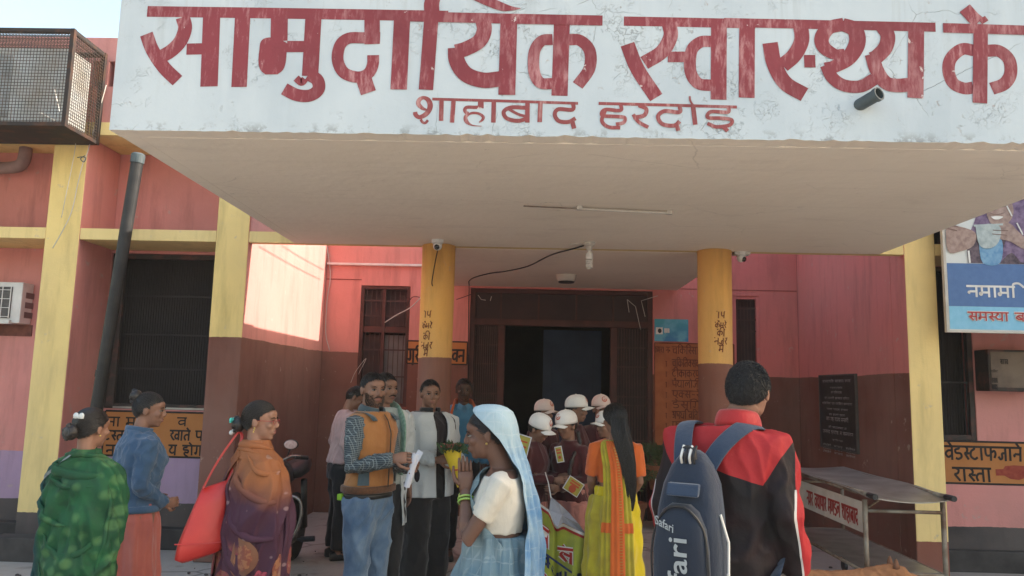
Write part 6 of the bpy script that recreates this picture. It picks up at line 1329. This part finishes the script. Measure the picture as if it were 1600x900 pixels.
# ------------------------------------------------------------------ school girls in white caps
m_cap = cloth('white cap cotton', (.76, .73, .70), (.68, .65, .62), 6, 400, .8, .3); m_capp = cloth('pinkish cap cotton', (.70, .55, .50), (.64, .50, .46), 6, 400)
m_mar = cloth('maroon sweater wool', (.075, .014, .016), (.05, .010, .012), 6, 260); m_salw = cloth('dusty pink salwar cloth', (.40, .17, .14), (.33, .13, .11)); m_logo = MT('orange red print', (.50, .09, .04))
GG = 'schoolgirls in white caps'
def cap(P, mat, yaw=0.):
    Mc = P.Mh @ Matrix.Translation((0, .0, 1.645)) @ Matrix.Rotation(R(yaw), 4, 'Z') @ Matrix.Rotation(R(-6), 4, 'X')
    b = MB(); rings = []
    for i in range(11):
        a = R(90) * i / 10; rings.append([(.096 * math.cos(a) * math.cos(t) * (1 + .012 * math.cos(6 * t)), .006 + .112 * math.cos(a) ** (.62 if math.sin(t) < 0 else .9) * math.sin(t), .100 * math.sin(a) ** .9 if i else -.022) for t in [k_ * 2 * math.pi / 36 for k_ in range(36)]])
    rings.insert(1, [(x, y, 0) for x, y, z in rings[0]]); rings[-1] = [(.004 * math.cos(k_ * 2 * math.pi / 36), .006 + .004 * math.sin(k_ * 2 * math.pi / 36), .101) for k_ in range(36)]
    b.loft(rings); b.ell((0, .006, .102), (.008, .008, .005), n=10, m_=6); b.v = [tuple(Mc @ Vector(p)) for p in b.v]; c_ = P.fin(b, 'cap', mat)
    b = MB(); rr_ = []
    for v in range(8):
        L = .074 * v / 7; rr_.append([( .080 * math.sin(R(-66 + 132 * j / 16)) * (1 - .10 * v / 7), .006 - .104 * math.cos(R((-66 + 132 * j / 16) * .80)) - L * math.cos(R((-66 + 132 * j / 16) * .9)), -.016 - .030 * (math.sin(R(-66 + 132 * j / 16)) ** 2) - .012 * v / 7) for j in range(17)])
    top_ = [p for p in rr_]; b.loft([r_ + [(x, y, z - .004) for x, y, z in r_[::-1]] for r_ in top_]); b.v = [tuple(Mc @ Vector(p)) for p in b.v]; P.fin(b, 'brim', mat, parent=c_)
    def fc(u, v, d): a_ = -math.pi / 2 + u / .1; e_ = v / .1; return Mc @ Vector(((.097 + d) * math.cos(e_) * math.cos(a_), .006 + (.1145 + d) * math.cos(e_) ** .62 * math.sin(a_), .100 * math.sin(e_) ** .9 if e_ > 0 else 0))
    pen = Pen(fc); pen.stroke([(.027 * math.cos(t), .050 + .027 * math.sin(t), .006 + .005 * (k_ / 20)) for k_, t in enumerate([R(60 + 16 * j) for j in range(20)])], .006, 3); pen.stroke([(-.010, .045, .003), (0, .036, .008), (.010, .048, .005), (.006, .062, .003)], .006, 4); P.fin(pen.mb, 'emblem', m_logo, parent=c_)
def girl(label, px, Y, H, yaw, hy, ht, arms=None, mat=None, braid=1, capyaw=0, wide=.9, hr=0, skin='mid'):
    P = Person(label, px, 700, Y, H, yaw, True, skin, hy=hy, ht=ht, hr=hr, arms=arms, group=GG, voxel=.008, wide=wide)
    P.face(); P.hair('smooth', 500, .06, target=(0, .12, 1.5), back=1.50); cap(P, mat or m_cap, capyaw)
    P.garment('sweater', m_mar, .022, .92, 1.46, .98, .016, .005)
    P.drape('kameez', m_salw, [(.45, 0, .01, .235, .17, -90, 270), (.7, 0, .01, .205, .155, -90, 270), (.93, 0, .01, .178, .135, -90, 270)], pleat(8, .010, 2), True, 90, 30)
    P.trousers(m_salw, .03, wide=.03, name='salwar')
    if braid:
        for q_ in ((1, -1) if braid == 2 else (braid if abs(braid) == 1 else 1,)):
            b = MB(); P0 = P.Mh @ Vector((q_ * .06, .07, 1.53)); pts = crs([P0, (q_ * .10, .03, 1.42), (q_ * .12, -.10, 1.33), (q_ * .11, -.145, 1.18), (q_ * .11, -.14, 1.05)], 6)
            b.tube(pts, [.017 + .004 * math.sin(i * 1.9) for i in range(len(pts))], 10); P.fin(b, 'braid', m_hair, parent=P.hairo)
    return P
g1 = girl('schoolgirl in a white cap behind the others, her cap nearest the veiled woman', 848, 7.3, 1.51, 40, 10, 4, braid=0, mat=m_capp)
g2 = girl('schoolgirl bending her white cap down towards the papers, left front of the group', 834, 6.1, 1.44, 62, 0, 26, arms={1: [(.19, -.02, 1.14), (.08, -.24, 1.15), (-.2, -1, .1), (-1, 0, 0), .7], -1: [(-.18, -.02, 1.14), (-.06, -.25, 1.13), (.2, -1, .1), (1, 0, 0), .7]}, braid=0, hr=-6)
g3 = girl('schoolgirl with a braid facing left in a white cap, centre front of the group', 889, 6.15, 1.455, -38, -8, 14, arms={-1: [(-.19, -.03, 1.14), (-.13, -.27, 1.14), (.1, -1, .1), (1, 0, 0), .7], 1: [(.19, -.02, 1.13), (.06, -.24, 1.05), (-.3, -1, .1), (-1, 0, 0), .7]}, braid=1)
g4 = girl('taller schoolgirl whose white cap points right, centre back of the group', 899, 6.9, 1.56, 72, 4, 3, braid=0)
g5 = girl('schoolgirl in a pinkish cap with a round emblem, right back of the group', 938, 7.3, 1.565, 12, 2, 4, braid=0, mat=m_capp)
g6 = girl('schoolgirl facing left whose white cap shows just beside the long-haired woman', 948, 6.5, 1.44, -62, 0, 4, braid=0)
# booklets
def booklet(px, py, Y, w, h, rz, ry, label):
    q_ = PY(px, py, Y); o = empty('booklet', q_, 0, label, 'booklet'); Mx = Matrix.Translation(q_) @ Matrix.Rotation(R(rz), 4, 'Z') @ Matrix.Rotation(R(ry), 4, 'Y')
    b = MB(); b.box(-w / 2, w / 2, -.004, .004, -h / 2, h / 2, M=Mx); b.build('pages', m_paper, o)
    b = MB(); b.box(-w / 2 + .006, w / 2 - .006, -.006, -.0045, -h / 2 + .006, h / 2 - .006, M=Mx); b.build('cover', MT('yellow booklet cover', (.42, .33, .06), (.30, .30, .07), 20), o)
    pen = Pen(lambda a_, b_, d: Mx @ Vector((a_, -.006 - d, b_))); pen.stroke([(-w * .3, h * .28), (w * .3, h * .28)], .012); pen.stroke([(-w * .3, h * .1), (w * .3, h * .1)], .014); pen.disc(0, -h * .18, w * .22); pen.mb.build('print', m_logo, o)
booklet(816, 702, 5.85, .10, .21, -20, 14, 'yellow booklet beside the bending schoolgirl')
booklet(896, 760, 5.85, .13, .11, 10, 32, 'yellow booklet tucked under the arm of the braided schoolgirl')
booklet(874, 710, 5.93, .055, .12, -8, -12, 'folded leaflet held against the sweater of the braided schoolgirl')
# ------------------------------------------------------------------ 15 woman in yellow and orange
P15 = Person('woman from behind in a yellow sari with an orange stripe and long loose black hair', 962, 700, 5.45, 1.545, 186, True, 'mid', hy=20, ht=6, arms={1: [(.185, -.01, 1.13), (.14, -.16, .98), (0, -1, -.2), (-1, 0, 0), .5], -1: [(-.185, .0, 1.12), (-.14, -.17, .98), (0, -1, -.2), (1, 0, 0), .5]}, wide=.92)
P15.hair('smooth', 1500, .08, target=(0, .14, 1.45), back=1.47, bulk=.006)
m_or = cloth('orange blouse cloth', (.62, .13, .025), (.52, .10, .02)); m_ye = cloth('bright yellow sari cloth', (.74, .56, .02), (.64, .46, .015), 4); m_ol = cloth('yellow green sari border', (.46, .38, .03), (.34, .26, .03), 9)
P15.garment('blouse', m_or, .014, 1.12, 1.43, .42, .018, .005, vox=.008)
b = MB(); rings = []
for i, (x, y, z, rx, ry) in enumerate([(-.005, .085, 1.60, .06, .035), (-.01, .115, 1.50, .068, .035), (-.035, .135, 1.40, .066, .034), (-.06, .150, 1.27, .058, .032), (-.075, .155, 1.12, .048, .026), (-.082, .15, 1.0, .034, .020), (-.088, .15, .93, .012, .010)]):
    rings.append([(x + rx * math.cos(t) * (1 + .05 * math.sin(7 * t + i)), y + ry * math.sin(t) * (1 + .1 * math.sin(9 * t)), z) for t in [k_ * 2 * math.pi / 36 for k_ in range(36)]])
b.loft(rings); rn = random.Random(8)
for i in range(500):
    t0 = rn.uniform(.1, 3.0); r0 = rn.randrange(0, 3); pts = [Vector(rings[k_][int(t0 / (2 * math.pi) * 36)]) + Vector((rn.uniform(-.004, .004), rn.uniform(.001, .005), 0)) for k_ in range(r0, min(len(rings), r0 + 4))]; b.tube(pts, [.0022] * (len(pts) - 1) + [.0005], 3, caps=False)
P15.fin(b, 'loose_hair', m_hair, parent=P15.hairo)
P15.drape('sari', m_ye, [(.03, 0, 0, .225, .20, -90, 270), (.35, 0, .005, .205, .185, -90, 270), (.75, 0, .015, .195, .168, -90, 270), (.92, 0, .02, .182, .15, -90, 270), (1.05, 0, .01, .145, .122, -90, 270), (1.09, 0, .005, .140, .116, -90, 270)], lambda a, z, t: .010 * math.sin(9 * a + 4 * z) + .008 * math.sin(26 * z + 5 * math.sin(a)) , True, 140, 90)
rp = [(.12, 0, 0, .25, .23, 50, 118), (.4, 0, .01, .235, .215, 50, 116), (.8, 0, .02, .22, .195, 50, 114), (1.05, 0, .02, .185, .160, 50, 114), (1.25, 0, .01, .18, .150, 48, 110), (1.36, 0, .008, .178, .122, 42, 106), (1.41, 0, .01, .160, .095, 38, 100), (1.437, 0, .01, .10, .078, 20, 80)]
def fp(a, z, t): return .006 * math.sin(40 * t + z)
dp, op_ = P15.drape('sari_end', m_ol, rp, fp, nu=70, nv=90, thick=.005, wr=.0008)
def strip(d, t0, t1, z0, z1, off, nt_=10, nz=60):
    b = MB(); g_ = [[d.pos(t0 + (t1 - t0) * i / nt_, z0 + (z1 - z0) * j / nz, off) for i in range(nt_ + 1)] for j in range(nz + 1)]
    b.add([p for r_ in g_ for p in r_], [(j * (nt_ + 1) + i, j * (nt_ + 1) + i + 1, (j + 1) * (nt_ + 1) + i + 1, (j + 1) * (nt_ + 1) + i) for j in range(nz) for i in range(nt_)]); return b
P15.fin(strip(dp, .30, .72, .13, 1.43, .005), 'orange_stripe', m_or, parent=op_)
pen = Pen(dp.f(.006))
for i in range(60): z = .2 + i * .02; pen.stroke([(.56, z), (.64, z + .003)], .004)
P15.fin(pen.mb, 'gold_thread', m_gold, parent=op_)
for z_ in (.30, .78): P15.fin(strip(dp, .02, .98, z_, z_ + .07, .008, 30, 6), 'cross_stripe', m_or, parent=op_)
P15.drape('sari_side', m_ol, [(.1, 0, 0, .26, .24, -70, 52), (.5, 0, 0, .24, .215, -60, 54), (.9, 0, .01, .215, .185, -30, 55), (1.03, 0, .01, .18, .155, 0, 56)], pleat(12, .008, 3), nu=60, nv=50)
# ------------------------------------------------------------------ 16 man with the backpack
P16 = Person('man from behind in a red and black jacket with a large blue backpack', 1134, 700, 3.35, 1.765, 152, False, 'mid', hy=-8, ht=2, voxel=.007, wide=1.05, headfwd=-.04, headx=-.085, arms={1: [(.235, .05, 1.12), (.235, -.10, .92), (0, -.5, -1), (-1, .2, 0), .4], -1: [(-.245, .05, 1.12), (-.25, -.06, .90), (0, -.4, -1), (1, .2, 0), .4]})
P16.hair('curly', 4200, .036, bulk=.003, back=1.535, curl=1.0, mat=MT('glossy black curls', (.012, .011, .012), (.022, .021, .021), 60, .5, .3, 200, spec=.35))
def mk_jacket():
    t = NT('red and black shell jacket', .68, spec=.22); p = t.c.outputs['Object']; q_ = t.sep(p)
    ax = t.math('ABSOLUTE', q_[0]); b_ = t.math('MAXIMUM', t.math('ADD', 1.335, t.math('MULTIPLY', ax, -.30)), t.math('ADD', 1.284, t.math('MULTIPLY', t.math('SUBTRACT', ax, .175), 1.7)))
    wing = t.math('MULTIPLY', t.math('GREATER_THAN', ax, .235), t.math('GREATER_THAN', t.math('ADD', q_[2], t.math('MULTIPLY', t.math('SUBTRACT', ax, .235), -2.2)), 1.10))
    red = t.math('GREATER_THAN', q_[2], b_); out = t.math('GREATER_THAN', ax, t.math('ADD', .288, t.math('MULTIPLY', t.math('SUBTRACT', 1.3, q_[2]), .035)))
    f = t.math('MAXIMUM', red, out); c = t.mix(f, (.012, .010, .011), (.36, .022, .025)); ln = t.math('MULTIPLY', t.math('LESS_THAN', t.math('ABSOLUTE', t.math('SUBTRACT', ax, t.math('ADD', .288, t.math('MULTIPLY', t.math('SUBTRACT', 1.3, q_[2]), .035)))), .0035), t.math('LESS_THAN', q_[2], 1.27)); c = t.mix(ln, c, (.5, .48, .46))
    c = t.mix(t.math('MULTIPLY', t.ramp(t.noise(p, 5, 4), .4, .65), .12), c, (.10, .012, .014)); return t.out(c, t.math('ADD', t.noise(t.map(p, (1, 1, .6)), 14, 5), t.math('MULTIPLY', t.noise(p, 60, 2), .15)), .012, .6)
m_jk = mk_jacket()
P16.garment('jacket', m_jk, .034, .88, 1.47, .98, .026, .0075, (10, 10, 8), .009, it=4, ridge=.8)
b = MB(); b.tube([(-.050 + .080 * math.cos(t), -.004 + .078 * math.sin(t), 1.478 + .014 * math.sin(t)) for t in [R(-80) + i * R(340) / 26 for i in range(27)]], [(.011, .036)] * 27, 10); P16.fin(b, 'collar', cloth('red shell', (.46, .022, .022), (.36, .018, .018), rough=.5))
P16.trousers(m_blackc)
# backpack: a thing of its own on his back
bk = empty('backpack', P16.o.location, P16.o.rotation_euler.z, 'large navy blue backpack with white lettering on the back of the man in red', 'backpack')
KB = P16.k
def fb(b, name, mat, parent=None, smooth=False, bevel=0):
    up_ = 0 if name == 'shoulder_strap' else .06; sq = 1 if up_ == 0 else .80
    b.v = [((BX + (x - BX) * sq) * KB, y * KB, (z + up_) * KB) for x, y, z in b.v]; return b.build(name, mat, parent or bk, smooth=smooth, world=False, bevel=bevel)
m_navy2 = cloth('navy pack nylon', (.016, .025, .046), (.012, .020, .037), 5, 300, .6, .45); m_navy3 = cloth('navy pocket nylon', (.014, .021, .037), (.011, .017, .031), 5, 300, .6, .3); m_strap = cloth('blue strap webbing', (.032, .050, .085), (.026, .042, .072), 8, 300)
BX = .068
def sup(w, h, n=32, p=3.2): return [(w * math.copysign(abs(math.cos(t)) ** (2 / p), math.cos(t)), h * math.copysign(abs(math.sin(t)) ** (2 / p), math.sin(t))) for t in [k_ * 2 * math.pi / n for k_ in range(n)]]
def ys(z): return float(np.interp(z, [.78, .9, 1.1, 1.25, 1.34], [.0, .025, .03, .0, -.03]))
b = MB(); rings = []
for z, w, d_ in ((.66, .12, .06), (.68, .145, .085), (.73, .155, .10), (.93, .158, .108), (1.08, .15, .102), (1.18, .13, .088), (1.25, .095, .066), (1.29, .055, .045), (1.305, .03, .02)):
    rings.append([(BX + x + .004 * math.sin(14 * z + 3 * x), .245 + ys(z) * .5 + y, z) for x, y in sup(w, d_)])
b.loft(rings); body_ = fb(b, 'main_compartment', m_navy2, smooth=True)
b = MB(); rings = []
for z, w, d_ in ((.67, .10, .03), (.69, .122, .05), (.75, .13, .062), (.95, .128, .062), (1.03, .115, .055), (1.09, .085, .04), (1.115, .045, .02)): rings.append([(BX + .012 + x, .345 + ys(z) * .4 + y, z) for x, y in sup(w, d_)])
b.loft(rings); pk = fb(b, 'front_pocket', m_navy3, smooth=True)
def pf(z): return .345 + ys(z) * .4 + float(np.interp(z, [.70, .72, .78, .98, 1.06, 1.12], [.03, .05, .062, .062, .055, .04]))
b = MB(); b.tube(crs([(BX + .012 + x, pf(z) - .030 + (.0 if abs(x) > .1 else .024), z) for x, z in ((-.131, .71), (-.132, .92), (-.112, 1.03), (-.058, 1.095), (0, 1.11), (.058, 1.095), (.112, 1.03), (.132, .92), (.131, .71))], 5), .005, 6); fb(b, 'zip', m_blackpl, pk)
b = MB(); b.rbox(BX - .075, BX + .075, .335, .365, 1.145, 1.19, .008); b.v = [(x, y - (z - 1.2) * .5, z) for x, y, z in b.v]; fb(b, 'top_pocket', m_strap)
b = MB(); b.tube(crs([(BX - .035, .29, 1.275), (BX - .025, .30, 1.315), (BX + .025, .30, 1.315), (BX + .035, .29, 1.275)], 5), [(.005, .013)] * 16, 8); fb(b, 'grab_handle', m_pole)
for i in range(4):
    b = MB(); b.tube(crs([(BX - .03 + .02 * i, .30, 1.255), (BX - .035 + .02 * i, .325, 1.285), (BX - .04 + .02 * i, .30, 1.325)], 4), [(.006, .004)] * 9, 6); fb(b, 'striped_webbing', m_white if i % 2 else m_blackpl)
for q_ in (-1, 1):
    b = MB(); pts = crs([(BX + q_ * .04, .235, 1.275), (q_ * .075 + BX * .7, .185, 1.38), (q_ * .115 + BX * .3, .095, 1.455), (q_ * .13, -.02, 1.455), (q_ * .145, -.13, 1.38), (q_ * .165, -.17, 1.2), (q_ * .20, -.08, 1.0), (q_ * .20, .12, .88)], 6); b.tube(pts, [(.036, .006)] * len(pts), 12, up=(0, 1, .5)); fb(b, 'shoulder_strap', m_strap, smooth=True)
b = MB(); b.tube([(BX - .178, .28, .86), (BX - .18, .28, .98), (BX - .15, .30, 1.08)], .006, 6); b.tube([(BX - .178, .285, .87), (BX - .18, .29, .82)], .008, 6); fb(b, 'side_zip', m_white)
def word(txt, o, r_, u_, size, mat, name, parent):
    cu = bpy.data.curves.new('t', 'FONT'); cu.body = txt; cu.size = size; cu.offset = size * .012; cu.resolution_u = 3; ob = bpy.data.objects.new('t', cu); COL.objects.link(ob)
    me = bpy.data.meshes.new_from_object(ob.evaluated_get(bpy.context.evaluated_depsgraph_get())); b = MB(); o, r_, u_ = Vector(o), Vector(r_).normalized(), Vector(u_).normalized()
    b.add([o + r_ * v.co.x + u_ * v.co.y for v in me.vertices], [tuple(p.vertices) for p in me.polygons]); bpy.data.objects.remove(ob); return fb(b, name, mat, parent)
# seen from behind, the reader's right is the wearer's right (-X)
m_prt = MT('grey white print', (.36, .38, .38))
word('Safari', (BX + .115, pf(1.0) + .004, 1.045), (-1, .0, -.32), (0, -.12, 1), .043, m_prt, 'lettering', pk)
word('Safari', (BX - .035, pf(.80) + .012, .735), (0, 0.02, 1), (1, 0, 0), .125, m_prt, 'lettering', pk)
# ------------------------------------------------------------------ banner held between the schoolgirls
bn = empty('banner', PY(860, 850, 5.6), 0, 'crumpled yellow cloth banner with red and blue lettering held by the schoolgirls', 'banner')
TP = [(770, 728), (800, 752), (821, 770), (840, 784), (858, 797), (866, 818), (870, 823), (880, 818), (896, 826), (914, 834)]
def topy(x): return float(np.interp(x, [p[0] for p in TP], [p[1] for p in TP]))
def YB_(x, y): return 5.56 + .05 * math.sin(x * .075) + .03 * math.sin(x * .15 + y * .03) + (.07 if x > 866 else 0) * max(0, 1 - (x - 866) / 30)
def bpos(x, v, d=0): y = topy(x) + v; return PY(x, y, YB_(x, y) - d)
b = MB(); nx_, ny_ = 60, 44; g_ = [[bpos(770 + 144 * i / nx_, (200 * j / ny_)) for i in range(nx_ + 1)] for j in range(ny_ + 1)]
b.loft([r_ + [p + Vector((0, .006, 0)) for p in r_[::-1]] for r_ in g_]); m_bn = cloth('yellow green banner cloth', (.38, .40, .04), (.30, .32, .05), 6, 300); b.build('cloth', m_bn, bn, smooth=True)
fB = lambda a_, b_, d: bpos(a_, -b_, d + .002)
pen = Pen(fB); xs_ = [770 + 3 * i for i in range(49)]
pen.stroke([(x, -2) for x in xs_], 4, smooth=False); pen.stroke([(x, -52) for x in xs_[:30]], 2, smooth=False); pen.mb.build('white_edge', m_white, bn)
pen = Pen(fB); pen.stroke([(x, -6.5) for x in xs_], 4, smooth=False); pen.stroke([(x, -30) for x in xs_[:31]], 2.5, smooth=False); pen.mb.build('red_stripe', MT('banner red', (.42, .03, .03)), bn)
for (w_, mt, nm) in ((.34, m_white, 'title_outline'), (.19, MT('banner red ink', (.42, .03, .03)), 'red_title')):
    for tx_, u_, v_, h_, f_ in (('क{N1}या', 800, -62, 27, 58), ('स', 872, -58, 24, 24), ('ही आ', 838, -132, 20, 44)):
        pen = Pen(lambda a_, b_, d, e=(0 if w_ > .3 else .004): bpos(a_, -b_, d + .003 + e)); pen.text(tx_, u_, v_, h_, w_, fit=f_); pen.mb.build(nm, mt, bn)
pen = Pen(lambda a_, b_, d: bpos(a_, -b_, d + .003)); pen.text('ए{K1}सपजि', 836, -92, 19, .20, fit=70); pen.text('परस', 884, -106, 10, .2, fit=26); pen.mb.build('blue_title', MT('banner navy ink', (.02, .03, .10)), bn)
b = MB(); fl_ = [(861, 776), (858, 797), (866, 818), (871, 824), (880, 817), (897, 826), (915, 834), (904, 818), (888, 800), (874, 787)]
fv_ = [PY(x, y, 5.50 + .04 * math.sin(x * .2)) for x, y in fl_]; cc = PY(878, 805, 5.47); b.add(fv_ + [cc] + [p + Vector((0, .006, 0)) for p in fv_], [(i, (i + 1) % 10, 10) for i in range(10)] + [(i, i + 11, (i + 1) % 10 + 11, (i + 1) % 10) for i in range(10)])
b.build('folded_back', cloth('banner reverse', (.36, .35, .38), (.28, .27, .30)), bn)
b = MB(); b.tube([PY(861, 778, 5.50), PY(857, 755, 5.6), PY(852, 738, 5.8)], .004, 5); b.build('cord', m_white, bn)

# ------------------------------------------------------------------ brown dog at the bottom edge
dg_ = PY(1312, 895, 5.0); dog = empty('dog', (dg_.x, 5.0, 0), 0, 'tan brown dog standing at the foot of the trolley, only its back in view', 'dog')
s_ = 1.04; b = MB()
def dt(pts, r, n=14): b.tube([Vector(p) * s_ for p in pts], [q_ * s_ for q_ in r], n)
dt([(-.27, 0, .46), (-.22, 0, .475), (-.08, 0, .465), (.08, 0, .455), (.18, 0, .47), (.25, 0, .50)], [.05, .078, .078, .095, .10, .07])
dt([(.20, 0, .50), (.27, -.01, .535), (.31, -.02, .55)], [.075, .06, .052]); b.ell(Vector((.33, -.025, .545)) * s_, (.065 * s_, .05 * s_, .048 * s_)); dt([(.36, -.03, .535), (.43, -.04, .515), (.455, -.045, .51)], [.034, .026, .018])
for x, y in ((.19, .055), (.19, -.055)): dt([(x, y, .45), (x - .01, y, .30), (x + .005, y, .22), (x, y, .04)], [.045, .030, .022, .018]); b.ell(Vector((x + .02, y, .022)) * s_, (.035, .022, .02))
for x, y in ((-.24, .055), (-.24, -.055)): dt([(x + .02, y, .44), (x + .05, y, .30), (x - .03, y, .18), (x - .01, y, .04)], [.065, .042, .022, .018]); b.ell(Vector((x + .015, y, .022)) * s_, (.035, .022, .02))
dt([(-.28, 0, .47), (-.36, 0, .42), (-.42, .01, .34), (-.44, .02, .26)], [.025, .020, .016, .008])
V, Nn, F = remesh(b, .008, 3); V = V + Nn * folds(V, .0025, (30, 30, 30), 3)[:, None]; c = MB(); c.add(V, F)
L_(c, 'body', MT('tan fur', (.34, .15, .065), (.24, .10, .045), 8, .9, .6, 160), dog, smooth=True)
for y in (-.055, .025):
    b = MB(); b.loft([[((.31 + x * w) * s_, (y + t_) * s_, (z) * s_) for x, t_ in ((-1, 0), (0, -.008), (1, 0), (0, .008))] for z, w in ((.575, .022), (.60, .018), (.625, .010), (.635, .002))]); L_(b, 'ear', MT('dark tan ear', (.20, .09, .05)), dog, smooth=True)
b = MB(); b.ell(Vector((.47, -.047, .515)) * s_, (.011, .010, .009)); L_(b, 'nose', m_blackpl, dog, smooth=True)
# ------------------------------------------------------------------ thin haze volume added to lift the blacks like veiling glare
hz = MB(); hz.box(-203, 203, -203, 203, -1, 11.2); hm = bpy.data.materials.new('thin glare haze'); hm.use_nodes = True
ht_ = hm.node_tree; ht_.nodes.remove(ht_.nodes['Principled BSDF']); pv = ht_.nodes.new('ShaderNodeVolumePrincipled'); pv.inputs['Color'].default_value = (.95, .90, .84, 1); pv.inputs['Density'].default_value = .0016
ht_.links.new(pv.outputs[0], ht_.nodes['Material Output'].inputs['Volume']); tag(hz.build('haze', hm), kind='stuff')
